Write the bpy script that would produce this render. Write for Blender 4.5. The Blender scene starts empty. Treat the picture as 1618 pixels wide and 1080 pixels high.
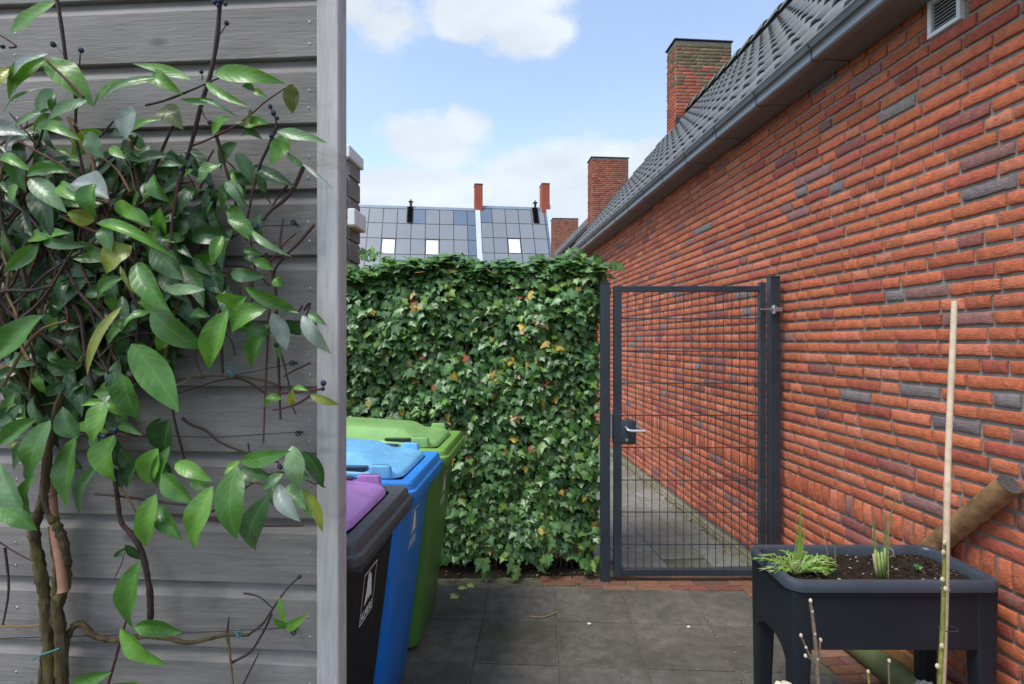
import bpy, bmesh, math, random
import numpy as np
from mathutils import Vector, Matrix, noise
R = math.radians
random.seed(7); rng = np.random.default_rng(7)
sc = bpy.context.scene
C = sc.collection

# ------------------------------------------------------------------ camera
H, F = 1.49, 851.0            # eye height (m), focal length in photo pixels
cd = bpy.data.cameras.new('camera'); cam = bpy.data.objects.new('camera', cd); C.objects.link(cam)
cam.location = (0, 0, H); cam.rotation_euler = (R(90), 0, 0)
cd.sensor_width = 36; cd.lens = F / 1618 * 36; cd.clip_start = .02; cd.clip_end = 3000
cd.dof.use_dof = True; cd.dof.focus_distance = 3.2; cd.dof.aperture_fstop = 9.0
sc.camera = cam

# ------------------------------------------------------------------ light
SUN_EL, SUN_AZ = 60, -126      # elevation; azimuth clockwise from +Y (forward); sun at left, slightly behind
sd = bpy.data.lights.new('sun', 'SUN'); sun = bpy.data.objects.new('sun', sd); C.objects.link(sun)
sd.energy = 2.2; sd.angle = R(22); sd.color = (1, .965, .92)
sdir = Vector((math.sin(R(SUN_AZ)) * math.cos(R(SUN_EL)), math.cos(R(SUN_AZ)) * math.cos(R(SUN_EL)), math.sin(R(SUN_EL))))
sun.rotation_euler = sdir.to_track_quat('Z', 'Y').to_euler(); sun.location = (-3, -3, 8)
W = bpy.data.worlds.new('World'); sc.world = W; W.use_nodes = True
nt = W.node_tree; nt.nodes.clear()
def wn(t, **k):
    n = nt.nodes.new(t)
    for a, b in k.items(): setattr(n, a, b)
    return n
def wl(a, b): nt.links.new(a, b)
def wmath(op, a, b=None, c=None, clamp=False):
    n = wn('ShaderNodeMath', operation=op, use_clamp=clamp)
    for i, x in enumerate((a, b, c)):
        if x is None: continue
        if isinstance(x, (int, float)): n.inputs[i].default_value = x
        else: wl(x, n.inputs[i])
    return n.outputs[0]
sky = wn('ShaderNodeTexSky', sky_type='NISHITA', sun_disc=False, sun_elevation=R(SUN_EL), sun_rotation=R(SUN_AZ), air_density=1.0, dust_density=1.0, ozone_density=1.3)
tc = wn('ShaderNodeTexCoord'); D3 = tc.outputs['Generated']
def noi(scale, detail, sz=1.0, rough=.6, off=(0, 0, 0)):
    m = wn('ShaderNodeMapping'); m.inputs['Scale'].default_value = (1, 1, sz); m.inputs['Location'].default_value = off
    wl(D3, m.inputs[0])
    n = wn('ShaderNodeTexNoise'); n.inputs['Scale'].default_value = scale; n.inputs['Detail'].default_value = detail; n.inputs['Roughness'].default_value = rough
    wl(m.outputs[0], n.inputs['Vector']); return n.outputs['Fac']
n1 = noi(9, 8, 1.6); n2 = noi(3.0, 6, 2.6, .55, (3, 1, 0)); n3 = noi(26, 6, 1.3)
edge = wmath('ADD', wmath('MULTIPLY', wmath('SUBTRACT', n1, .5), 1.5), wmath('MULTIPLY', wmath('SUBTRACT', n3, .5), .5))
def blob(px, py, rx, ry, k=1.0):
    d = Vector(((px - 809) / F, 1, (540 - py) / F)).normalized(); r = 851 * 1.08
    v = wn('ShaderNodeVectorMath', operation='SUBTRACT'); wl(D3, v.inputs[0]); v.inputs[1].default_value = d
    s = wn('ShaderNodeVectorMath', operation='MULTIPLY'); wl(v.outputs[0], s.inputs[0]); s.inputs[1].default_value = (r / rx, r / max(rx, ry) * .7, r / ry)
    l = wn('ShaderNodeVectorMath', operation='LENGTH'); wl(s.outputs[0], l.inputs[0])
    return wmath('MULTIPLY', wmath('SUBTRACT', 1.0, l.outputs['Value']), k)
bl = None
for b in ((785, 2, 105, 40), (838, 56, 78, 34), (735, 40, 44, 26), (608, 50, 42, 40, .4), (560, 5, 40, 26, .5), (688, 226, 100, 44), (735, 208, 52, 32), (880, 266, 150, 44), (1000, 268, 100, 44), (700, 308, 240, 46), (900, 335, 250, 54), (1150, 330, 300, 70), (560, 320, 120, 45)):
    x = blob(*b); bl = x if bl is None else wmath('MAXIMUM', bl, x)
dens = wmath('ADD', wmath('MAXIMUM', bl, -1.0), edge)
sep = wn('ShaderNodeSeparateXYZ'); wl(D3, sep.inputs[0])
away = wmath('MULTIPLY', wmath('SUBTRACT', .86, sep.outputs['Y']), 6.0, clamp=True)        # general broken cloud outside the part of the sky framed here
general = wmath('MULTIPLY', wmath('MULTIPLY', wmath('SUBTRACT', n2, .46), 7.0, clamp=True), away)
mask = wmath('MAXIMUM', wmath('MULTIPLY', wmath('ADD', dens, .04), 2.6, clamp=True), general)
thin = wmath('MULTIPLY', wmath('SUBTRACT', n2, .40), .55, clamp=True)
mask = wmath('MULTIPLY', wmath('MAXIMUM', mask, thin), .93)
shade = wn('ShaderNodeMapRange'); wl(noi(7, 5, 2.2, .55, (0, 0, .06)), shade.inputs[0]); shade.inputs[1].default_value = .3; shade.inputs[2].default_value = .7; shade.inputs[3].default_value = .84; shade.inputs[4].default_value = 1.06
cloudc = wn('ShaderNodeVectorMath', operation='SCALE'); cloudc.inputs[0].default_value = (4.75, 5.15, 5.6); wl(shade.outputs[0], cloudc.inputs['Scale'])
hsv = wn('ShaderNodeHueSaturation'); hsv.inputs['Saturation'].default_value = .86; hsv.inputs['Value'].default_value = 1.75; wl(sky.outputs[0], hsv.inputs['Color'])
mx = wn('ShaderNodeMix', data_type='RGBA'); wl(mask, mx.inputs['Factor']); wl(hsv.outputs[0], mx.inputs[6]); wl(cloudc.outputs[0], mx.inputs[7])
bg = wn('ShaderNodeBackground'); bg.inputs['Strength'].default_value = .12; wl(mx.outputs[2], bg.inputs['Color'])
ow = wn('ShaderNodeOutputWorld'); wl(bg.outputs[0], ow.inputs['Surface'])
sc.view_settings.view_transform = 'Standard'; sc.view_settings.look = 'None'; sc.view_settings.gamma = 1; sc.view_settings.exposure = 0.58
sc.render.engine = 'CYCLES'

# ------------------------------------------------------------------ frames and object helpers
FR = {'W': Matrix.Identity(4), 'G': Matrix.Rotation(R(-3.1), 4, 'Z'), 'H': Matrix.Rotation(R(4.57), 4, 'Z'),
      'F': Matrix.Translation((-2.73, 40, 0)) @ Matrix.Rotation(R(7.4), 4, 'Z'), 'S': Matrix.Rotation(R(-3.9), 4, 'Z')}
def P(px, py, Y): return Vector(((px - 809) / F * Y, Y, H - (py - 540) / F * Y))
def ground(px, py, z=0): return P(px, py, F * (H - z) / (py - 540))
def inf(frame, v): return FR[frame].inverted() @ Vector(v)
class MB:
    def __init__(s): s.v = []; s.f = []; s.c = []; s.u = []; s.sm = []
    def add(s, vs, fs, col=(.5, .5, .5), smooth=False, luv=None):
        o = len(s.v); vs = [tuple(v) for v in vs]; s.v += vs
        s.f += [tuple(i + o for i in f) for f in fs]; s.sm += [smooth] * len(fs)
        if col and isinstance(col[0], (tuple, list, np.ndarray)): s.c += [tuple(c)[:3] for c in col]
        else: s.c += [tuple(col)] * len(vs)
        s.u += luv if luv else [(0, 0, 0)] * len(vs)
    def quad(s, a, b, c, d, col=(.5, .5, .5)): s.add([a, b, c, d], [(0, 1, 2, 3)], col)
    def box(s, x0, x1, y0, y1, z0, z1, b=.002, col=(.5, .5, .5), M=None):
        if x0 > x1: x0, x1 = x1, x0
        if y0 > y1: y0, y1 = y1, y0
        if z0 > z1: z0, z1 = z1, z0
        b = min(b, (x1 - x0) * .45, (y1 - y0) * .45, (z1 - z0) * .45); lo = (x0, y0, z0); hi = (x1, y1, z1)
        vs = []; ix = {}
        for k in range(8):
            sg = [(k >> a) & 1 for a in range(3)]
            for ax in range(3):
                p = [(hi[a] if sg[a] else lo[a]) if a == ax else (hi[a] - b if sg[a] else lo[a] + b) for a in range(3)]
                ix[(k, ax)] = len(vs); vs.append(Vector(p))
        fs = []
        for ax in range(3):
            o1, o2 = [a for a in range(3) if a != ax]
            for sg in (0, 1):
                f = [ix[((sg << ax) | (p << o1) | (q << o2), ax)] for p, q in ((0, 0), (1, 0), (1, 1), (0, 1))]
                if (ax == 1) == (sg == 1): f = f[::-1]
                if ax == 1 : pass
                fs.append(f)
        for ax in range(3):
            o1, o2 = [a for a in range(3) if a != ax]
            for p in (0, 1):
                for q in (0, 1):
                    k0 = (p << o1) | (q << o2); k1 = k0 | (1 << ax)
                    fs.append([ix[(k0, o1)], ix[(k1, o1)], ix[(k1, o2)], ix[(k0, o2)]])
        for k in range(8): fs.append([ix[(k, 0)], ix[(k, 1)], ix[(k, 2)]])
        c = sum(vs, Vector()) / len(vs); out = []
        for f in fs:
            n = (vs[f[1]] - vs[f[0]]).cross(vs[f[2]] - vs[f[0]]); m = sum((vs[i] for i in f), Vector()) / len(f)
            out.append(f if n.dot(m - c) >= 0 else f[::-1])
        if M is not None: vs = [M @ v for v in vs]
        s.add(vs, out, col)
    def tube(s, pts, rad, n=6, col=(.5, .5, .5), cap=True, cols=None, jit=0):
        pts = [Vector(p) for p in pts]; m = len(pts)
        if not isinstance(rad, (list, tuple)): rad = [rad] * m
        vs = []; cs = []; t0 = (pts[1] - pts[0]).normalized(); a = t0.orthogonal().normalized()
        for i, p in enumerate(pts):
            t = (pts[min(i + 1, m - 1)] - pts[max(i - 1, 0)]).normalized(); a = (a - t * a.dot(t)).normalized(); b = t.cross(a)
            for k in range(n):
                q = 2 * math.pi * k / n; r = rad[i] * (1 + (random.uniform(-jit, jit) if jit else 0))
                vs.append(p + (a * math.cos(q) + b * math.sin(q)) * r); cs.append(cols[i] if cols else col)
        fs = [(i * n + k, i * n + (k + 1) % n, (i + 1) * n + (k + 1) % n, (i + 1) * n + k) for i in range(m - 1) for k in range(n)]
        if cap: fs += [tuple(range(n))[::-1], tuple((m - 1) * n + k for k in range(n))]
        s.add(vs, fs, cs, True)
    def sphere(s, c, r, col=(.5, .5, .5), nu=7, nv=5, sq=(1, 1, 1)):
        vs = [Vector(c) + Vector((0, 0, -r * sq[2]))]
        for j in range(1, nv):
            a = math.pi * j / nv - math.pi / 2
            for i in range(nu):
                b = 2 * math.pi * i / nu; vs.append(Vector(c) + Vector((math.cos(a) * math.cos(b) * r * sq[0], math.cos(a) * math.sin(b) * r * sq[1], math.sin(a) * r * sq[2])))
        vs.append(Vector(c) + Vector((0, 0, r * sq[2]))); L = len(vs) - 1; fs = []
        for i in range(nu):
            k = (i + 1) % nu; fs += [(0, 1 + k, 1 + i), (L, L - nu + i, L - nu + k)]
            for j in range(nv - 2): fs.append((1 + j * nu + i, 1 + j * nu + k, 1 + (j + 1) * nu + k, 1 + (j + 1) * nu + i))
        s.add(vs, fs, col, True)
    def loft(s, rings, col=(.5, .5, .5), smooth=True, cap0=True, cap1=True, cols=None):
        n = len(rings[0]); vs = [p for r in rings for p in r]
        fs = [(i * n + k, i * n + (k + 1) % n, (i + 1) * n + (k + 1) % n, (i + 1) * n + k) for i in range(len(rings) - 1) for k in range(n)]
        if cap0: fs.append(tuple(range(n))[::-1])
        if cap1: fs.append(tuple((len(rings) - 1) * n + k for k in range(n)))
        s.add(vs, fs, col, smooth)
    def extrude(s, prof, y0, y1, col=(.5, .5, .5), closed=False, segs=1):   # profile (x,z) along y
        n = len(prof); ys = [y0 + (y1 - y0) * i / segs for i in range(segs + 1)]
        vs = [(p[0], y, p[1]) for y in ys for p in prof]
        fs = [(i * n + k, i * n + (k + 1) % n, (i + 1) * n + (k + 1) % n, (i + 1) * n + k) for i in range(segs) for k in range(n if closed else n - 1)]
        if closed: fs += [tuple(range(n))[::-1], tuple(segs * n + k for k in range(n))]
        s.add(vs, fs, col)
BASE = {}
def finish(name, mb, mat, base, normals=True, autos=None):
    me = bpy.data.meshes.new(name)
    b = Vector(base); me.from_pydata([(v[0] - b.x, v[1] - b.y, v[2] - b.z) for v in mb.v], [], mb.f); me.update()
    a = me.attributes.new('Col', 'FLOAT_COLOR', 'POINT')
    arr = np.ones((len(mb.v), 4), dtype=np.float32); arr[:, :3] = np.array(mb.c, dtype=np.float32); a.data.foreach_set('color', arr.ravel())
    if any(u != (0, 0, 0) for u in mb.u[:400:7] + mb.u[:3]):
        a = me.attributes.new('luv', 'FLOAT_VECTOR', 'POINT'); a.data.foreach_set('vector', np.array(mb.u, dtype=np.float32).ravel())
    me.polygons.foreach_set('use_smooth', mb.sm)
    if normals:
        bm = bmesh.new(); bm.from_mesh(me); bmesh.ops.recalc_face_normals(bm, faces=bm.faces); bm.to_mesh(me); bm.free()
    if normals and any(mb.sm): me.set_sharp_from_angle(angle=R(32))
    me.materials.append(mat)
    o = bpy.data.objects.new(name, me); C.objects.link(o); return o
def tag(o, label, cat=None, group=None, kind=None):
    if label: o['label'] = label
    if cat: o['category'] = cat
    if group: o['group'] = group
    if kind: o['kind'] = kind
    return o
def thing(name, label, cat, base, frame='W', group=None):
    o = bpy.data.objects.new(name, None); C.objects.link(o); o.empty_display_size = .1
    o.matrix_world = FR[frame] @ Matrix.Translation(base); BASE[o.name] = Vector(base); return tag(o, label, cat, group)
def part(name, mb, mat, parent, label=None, normals=True):
    o = finish(name, mb, mat, BASE[parent.name], normals); o.parent = parent; BASE[o.name] = BASE[parent.name]
    if label: o['label'] = label
    return o
def solo(name, mb, mat, label, cat, base, frame='W', group=None, kind=None, normals=True):
    o = finish(name, mb, mat, base, normals); o.matrix_world = FR[frame] @ Matrix.Translation(base); return tag(o, label, cat, group, kind)
def copy_thing(root, M, label=None):
    r = root.copy(); C.objects.link(r); r.matrix_world = M
    if label: r['label'] = label
    for ch in list(root.children):
        c = ch.copy(); C.objects.link(c); c.parent = r
        for g in list(ch.children):
            d = g.copy(); C.objects.link(d); d.parent = c
    return r

# ------------------------------------------------------------------ materials
class Mat:
    def __init__(s, name):
        s.m = bpy.data.materials.new(name); s.m.use_nodes = True; s.t = s.m.node_tree; s.t.nodes.clear()
        s.o = s.n('ShaderNodeOutputMaterial'); s.p = s.n('ShaderNodeBsdfPrincipled'); s.l(s.p.outputs[0], s.o.inputs[0]); s._tc = None
    def n(s, t, **k):
        n = s.t.nodes.new(t)
        for a, b in k.items(): setattr(n, a, b)
        return n
    def l(s, a, b): s.t.links.new(a, b)
    def co(s):
        if s._tc is None: s._tc = s.n('ShaderNodeTexCoord').outputs['Object']
        return s._tc
    def attr(s, name='Col', out='Color'): return s.n('ShaderNodeAttribute', attribute_name=name).outputs[out]
    def noise(s, scale, detail=4, rough=.55, stretch=(1, 1, 1), vec=None, dist=0):
        mp = s.n('ShaderNodeMapping'); mp.inputs['Scale'].default_value = stretch; s.l(vec or s.co(), mp.inputs[0])
        n = s.n('ShaderNodeTexNoise'); n.inputs['Scale'].default_value = scale; n.inputs['Detail'].default_value = detail; n.inputs['Roughness'].default_value = rough; n.inputs['Distortion'].default_value = dist
        s.l(mp.outputs[0], n.inputs['Vector']); return n.outputs['Fac']
    def rng(s, x, a, b, c, d):
        n = s.n('ShaderNodeMapRange'); s.l(x, n.inputs[0])
        for i, v in enumerate((a, b, c, d)): n.inputs[i + 1].default_value = v
        return n.outputs[0]
    def math(s, op, a, b=0.0, clamp=False):
        n = s.n('ShaderNodeMath', operation=op, use_clamp=clamp)
        for i, x in enumerate((a, b)):
            if isinstance(x, (int, float)): n.inputs[i].default_value = x
            else: s.l(x, n.inputs[i])
        return n.outputs[0]
    def mix(s, fac, a, b, mode='MIX'):
        n = s.n('ShaderNodeMix', data_type='RGBA', blend_type=mode)
        for i, x in ((0, fac), (6, a), (7, b)):
            if isinstance(x, (int, float)): n.inputs[i].default_value = x
            elif isinstance(x, tuple): n.inputs[i].default_value = (*x, 1)[:4]
            else: s.l(x, n.inputs[i])
        return n.outputs[2]
    def scale(s, col, f):
        n = s.n('ShaderNodeVectorMath', operation='SCALE')
        if isinstance(col, tuple): n.inputs[0].default_value = col
        else: s.l(col, n.inputs[0])
        s.l(f, n.inputs['Scale']); return n.outputs[0]
    def bump(s, h, strength=.5, dist=.01, normal=None):
        n = s.n('ShaderNodeBump'); n.inputs['Strength'].default_value = strength; n.inputs['Distance'].default_value = dist; s.l(h, n.inputs['Height'])
        if normal: s.l(normal, n.inputs['Normal'])
        return n.outputs[0]
    def set(s, color=None, rough=None, metal=None, normal=None, spec=None, trans=None):
        for k, v in (('Base Color', color), ('Roughness', rough), ('Metallic', metal), ('Normal', normal), ('Specular IOR Level', spec)):
            if v is None: continue
            if isinstance(v, (int, float)): s.p.inputs[k].default_value = v
            elif isinstance(v, tuple): s.p.inputs[k].default_value = (*v, 1)
            else: s.l(v, s.p.inputs[k])
        return s
def srgb(r, g, b): return tuple(((c / 255) / 12.92 if c <= 10.3 else ((c / 255 + .055) / 1.055) ** 2.4) for c in (r, g, b))
def plain(name, col, rough=.6, metal=0, nscale=30, amt=.25, bump=.15, bd=.002, spec=.5):
    m = Mat(name); n = m.noise(nscale, 5); n2 = m.noise(nscale * .12, 3)
    c = m.scale(m.scale(m.attr() if col is None else col, m.rng(n, .25, .75, 1 - amt, 1 + amt)), m.rng(n2, .3, .7, 1 - amt * .6, 1 + amt * .6))
    m.set(c, m.rng(n, .3, .7, rough * .85, min(1, rough * 1.15)), metal, m.bump(n, bump, bd), spec); return m.m
def mk_brick(name='brick'):
    m = Mat(name); c = m.attr(); n = m.noise(34, 6, .65); n2 = m.noise(150, 4, .6, (1, 1, 1.8)); n3 = m.noise(9, 4)
    c = m.scale(c, m.rng(n, .25, .75, .66, 1.32)); c = m.mix(m.rng(n2, .56, .74, 0, .5), c, (.50, .27, .18)); c = m.mix(m.rng(n3, .6, .78, 0, .3), c, (.16, .06, .06)); c = m.mix(m.rng(m.noise(13, 7, .75, (1, .4, 1)), .58, .70, 0, .28), c, (.50, .36, .30)); c = m.mix(m.rng(m.noise(75, 3, .6), .66, .74, 0, .6), c, (.09, .035, .03))
    ms = m.noise(55, 5, .6, (1, 1, 2.5), dist=.6)
    h = m.math('ADD', m.math('MULTIPLY', n2, .5), m.math('ADD', m.math('MULTIPLY', ms, 1.1), n))
    m.set(c, .88, 0, m.bump(h, .8, .006), .3); return m.m
M_BRICK = mk_brick()
def mk_chimney():
    m = Mat('chimney_brick'); c = m.attr(); n = m.noise(30, 5, .6); c = m.scale(c, m.rng(n, .25, .75, .75, 1.2))
    m.set(c, .9, 0, m.bump(n, .6, .006), .3); return m.m
M_CHBRICK = mk_chimney()
def mk_mortar():
    m = Mat('mortar'); n = m.noise(60, 6, .7); n2 = m.noise(4, 3)
    c = m.mix(n, (.17, .162, .14), (.34, .32, .285)); c = m.scale(c, m.rng(n2, .3, .7, .8, 1.15)); m.set(c, .95, 0, m.bump(n, .9, .006), .2); return m.m
M_MORTAR = mk_mortar()
def mk_tile():
    m = Mat('roof_tile_grey'); n = m.noise(20, 6, .6); n2 = m.noise(3, 4); c = m.scale(m.attr(), m.rng(n, .3, .7, .8, 1.15))
    c = m.mix(m.rng(n2, .5, .8, 0, .3), c, (.12, .14, .08)); m.set(c, .62, 0, m.bump(n, .3, .003), .4); return m.m
M_TILE = mk_tile()
M_ZINC = plain('zinc_sheet', (.23, .245, .255), .36, .3, 9, .12, .08, .002)
M_SOFFIT = plain('soffit_board', (.17, .155, .15), .75, 0, 14, .15, .1)
M_LEAD = plain('lead_flashing', (.022, .023, .026), .6, 0, 12, .2)
M_WHITE = plain('white_paint', (.72, .74, .74), .5, 0, 20, .06, .05)
M_DARK = plain('dark_recess', (.015, .015, .017), .8)
def mk_steel():
    m = Mat('anthracite_coated_steel'); n = m.noise(140, 3); n2 = m.noise(5, 4); c = m.scale((.030, .041, .052), m.rng(n2, .3, .7, .82, 1.25))
    c = m.mix(m.rng(m.noise(22, 6, .7), .66, .8, 0, .5), c, (.12, .13, .12)); m.set(c, m.rng(n2, .3, .7, .34, .5), 0, m.bump(n, .12, .0006), .35); return m.m
M_STEEL = mk_steel()
M_GALV = plain('galvanised_steel', (.46, .48, .50), .35, .85, 60, .12, .08, .001)
M_ALU = plain('brushed_aluminium', (.68, .68, .67), .3, .9, 50, .08, .05, .001)
def mk_board(name, base, knots=True, ax=(.10, 1, 1.9)):
    m = Mat(name); a = m.attr(); u = m.n('ShaderNodeVectorMath', operation='ADD'); m.l(m.co(), u.inputs[0])
    sc_ = m.n('ShaderNodeVectorMath', operation='SCALE'); m.l(a, sc_.inputs[0]); sc_.inputs['Scale'].default_value = 40; m.l(sc_.outputs[0], u.inputs[1]); v = u.outputs[0]
    g = m.noise(40, 8, .7, tuple(q * 2 if q < .5 else q for q in ax), v, 1.0); g2 = m.noise(7, 4, .5, tuple(.3 if q < .5 else 1.2 for q in ax), v, .4); g3 = m.noise(190, 5, .7, tuple(.07 if q < .5 else 1 for q in ax), v)
    blot = m.noise(5.5, 5, .62, (.8, 1, 2.0), v)
    c = m.mix(m.rng(g, .3, .7, 0, 1), tuple(x * .80 for x in base), tuple(x * 1.18 for x in base))
    c = m.scale(c, m.rng(g2, .3, .7, .84, 1.14)); c = m.mix(m.rng(blot, .57, .72, 0, .62), c, tuple(x * .42 for x in base))
    c = m.mix(m.rng(g3, .56, .72, 0, .38), c, tuple(x * .45 for x in base))
    if knots:
        vo = m.n('ShaderNodeTexVoronoi'); vo.inputs['Scale'].default_value = 4.2; mp = m.n('ShaderNodeMapping'); mp.inputs['Scale'].default_value = (.7, 1, 1.5); m.l(v, mp.inputs[0]); m.l(mp.outputs[0], vo.inputs['Vector'])
        c = m.mix(m.rng(vo.outputs['Distance'], .03, .09, .85, 0), c, tuple(x * .3 for x in base))
    h = m.math('ADD', m.math('MULTIPLY', g, .7), m.math('MULTIPLY', g3, .6)); m.set(c, m.rng(g, .3, .7, .62, .8), 0, m.bump(h, .8, .0022), .4); return m.m
M_BOARD = mk_board('weathered_grey_board', (.205, .19, .176))
M_POSTW = mk_board('pale_grey_painted_wood', (.43, .415, .405), False, (1.5, 1, .06))
M_LOG = plain('barked_log', (.21, .115, .048), .8, 0, 26, .55, .8, .004)
def mk_bark():
    m = Mat('mossy_bark'); n = m.noise(60, 6, .7, (1, 1, .3)); n2 = m.noise(14, 5, .6, (1, 1, .5)); c = m.scale(m.attr(), m.rng(n, .3, .7, .5, 1.5)); c = m.mix(m.rng(n2, .48, .68, 0, .75), c, (.13, .12, .025))
    m.set(c, .9, 0, m.bump(n, 1, .006), .2); return m.m
M_BARK = mk_bark()
M_TWIG = plain('dark_twig', None, .75, 0, 90, .35, .5, .002, .3)
def mk_leaf(name, rough=.3, trans=.28, veins=True, spec=.5, coat=0):
    m = Mat(name); c = m.attr(); luv = m.attr('luv', 'Vector'); s = m.n('ShaderNodeSeparateXYZ'); m.l(luv, s.inputs[0])
    n = m.noise(35, 4); c = m.scale(c, m.rng(n, .3, .7, .78, 1.2)); c = m.mix(m.rng(m.noise(90, 4, .7), .68, .76, 0, .65), c, (.10, .06, .025)); h = m.noise(70, 3)
    if veins:
        au = m.math('ABSOLUTE', s.outputs[0]); k = m.math('SUBTRACT', m.math('MULTIPLY', s.outputs[1], 7.0), m.math('MULTIPLY', au, 1.7))
        fr = m.math('PINGPONG', k, .5); vein = m.rng(fr, 0, .07, 1, 0); mid = m.rng(au, 0, .07, 1, 0)
        v = m.math('MAXIMUM', m.math('MULTIPLY', vein, .16), m.math('MULTIPLY', mid, .85)); c = m.mix(m.math('MULTIPLY', v, .5), c, (.22, .36, .10))
        h = m.math('ADD', m.math('MULTIPLY', m.rng(fr, 0, .3, 0, 1), .35), h); m.set(normal=m.bump(h, .26, .002))
    else: m.set(normal=m.bump(h, .2, .002))
    m.set(c, rough, 0, None, spec)
    if coat: m.p.inputs['Coat Weight'].default_value = coat; m.p.inputs['Coat Roughness'].default_value = .22
    tr = m.n('ShaderNodeBsdfTranslucent'); m.l(m.mix(1.0, c, (1.25, 1.5, .45), 'MULTIPLY'), tr.inputs['Color']); ms = m.n('ShaderNodeMixShader'); ms.inputs[0].default_value = trans
    m.l(m.p.outputs[0], ms.inputs[1]); m.l(tr.outputs[0], ms.inputs[2]); m.l(ms.outputs[0], m.o.inputs[0]); return m.m
M_LEAF = mk_leaf('glossy_climber_leaf', .36, .28, coat=.08)
M_IVY = mk_leaf('ivy_leaf', .37, .16, False, .5, .0)
M_HERB = mk_leaf('soft_herb_leaf', .5, .35, False)
def mk_plastic(name, rough=.38, scratch=(.5, .5, .5), amt=.25):
    m = Mat(name); n = m.noise(260, 2); n2 = m.noise(3.2, 5, .6); sc1 = m.noise(30, 6, .7, (.2, 1, 1), dist=1.5); st = m.noise(10, 5, .6, (3.5, 3.5, .35))
    c = m.scale(m.attr(), m.rng(n2, .3, .7, .88, 1.1)); c = m.scale(c, m.rng(st, .35, .7, 1.06, .86)); c = m.mix(m.rng(sc1, .62, .72, 0, amt), c, scratch); c = m.mix(m.rng(n2, .6, .78, 0, .14), c, (.09, .085, .06))
    m.set(c, m.rng(n2, .3, .7, rough * .85, rough * 1.3), 0, m.bump(n, .25, .0008), .45); return m.m
M_PLAST = mk_plastic('bin_plastic', .32, amt=.12); M_BLACKP = mk_plastic('worn_black_plastic', .5, (.06, .06, .065), .3); M_RIMP = mk_plastic('scuffed_rim_plastic', .42, (.26, .27, .28), .6)
for _m in (M_BLACKP,): _m.node_tree.nodes['Principled BSDF'].inputs['Specular IOR Level'].default_value = .22
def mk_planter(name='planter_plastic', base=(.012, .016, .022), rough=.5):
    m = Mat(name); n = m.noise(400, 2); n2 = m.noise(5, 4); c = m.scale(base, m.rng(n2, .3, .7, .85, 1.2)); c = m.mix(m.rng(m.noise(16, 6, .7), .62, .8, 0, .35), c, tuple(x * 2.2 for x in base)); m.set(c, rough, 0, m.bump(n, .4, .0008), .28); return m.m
M_PLANT = mk_planter(); M_PRIM = mk_planter('planter_rim_toplit', (.048, .060, .076), .33)  # rim is a paler copy: top-light highlight painted into its colour
def mk_slab(name, a, b, stain, wet=.5):
    m = Mat(name); fine = m.noise(220, 4, .7); mid = m.noise(16, 6, .65); big = m.noise(1.7, 5, .6); c = m.mix(m.rng(mid, .3, .7, 0, 1), a, b)
    c = m.mix(1.0, c, m.attr(), 'MULTIPLY'); c = m.mix(m.rng(big, .42, .62, 0, .65), c, stain); c = m.scale(c, m.rng(fine, .3, .7, .72, 1.3)); c = m.mix(m.rng(m.noise(90, 3, .6), .72, .78, 0, .5), c, (.30, .30, .28))
    m.set(c, m.rng(big, .4, .62, .8, wet), 0, m.bump(m.math('ADD', fine, mid), .6, .003), .4); return m.m
M_SLAB = mk_slab('garden_slab', (.085, .080, .069), (.175, .165, .143), (.056, .055, .040), .55)
M_ALLEY = mk_slab('alley_slab', (.155, .155, .142), (.255, .255, .235), (.12, .135, .085), .75)
def mk_clink():
    m = Mat('paving_brick'); n = m.noise(40, 5, .65); g = m.noise(6, 5); c = m.scale(m.attr(), m.rng(n, .3, .7, .7, 1.25)); c = m.mix(m.rng(g, .47, .66, 0, .7), c, (.075, .085, .04)); m.set(c, .75, 0, m.bump(n, .6, .004)); return m.m
M_CLINK = mk_clink()
M_EARTH = plain('dark_earth', (.035, .028, .022), .95, 0, 60, .6, 1, .02)
def mk_soil():
    m = Mat('potting_soil'); n = m.noise(150, 6, .75); n2 = m.noise(38, 5, .7); c = m.scale(m.attr(), m.rng(n, .3, .7, .45, 1.7)); m.set(c, .95, 0, m.bump(m.math('ADD', n, n2), 1, .012), .25); return m.m
M_SOIL = mk_soil()
M_BITS = plain('vertex_coloured_bits', None, .8, 0, 80, .3, .3)
M_BERRY = plain('dark_berry', (.016, .022, .05), .25, 0, 60, .3, .05, .001)
M_BAMBOO = plain('bamboo', None, .45, 0, 60, .18, .15, .001)
M_PANEL = plain('solar_panel_roof', None, .35, .0, 1.2, .025, .0)
M_WIN = plain('skylight_sky_reflection', (.82, .84, .84), .3, 0, 5, .03, .02)  # white base colour stands in for glass reflecting the bright sky

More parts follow.
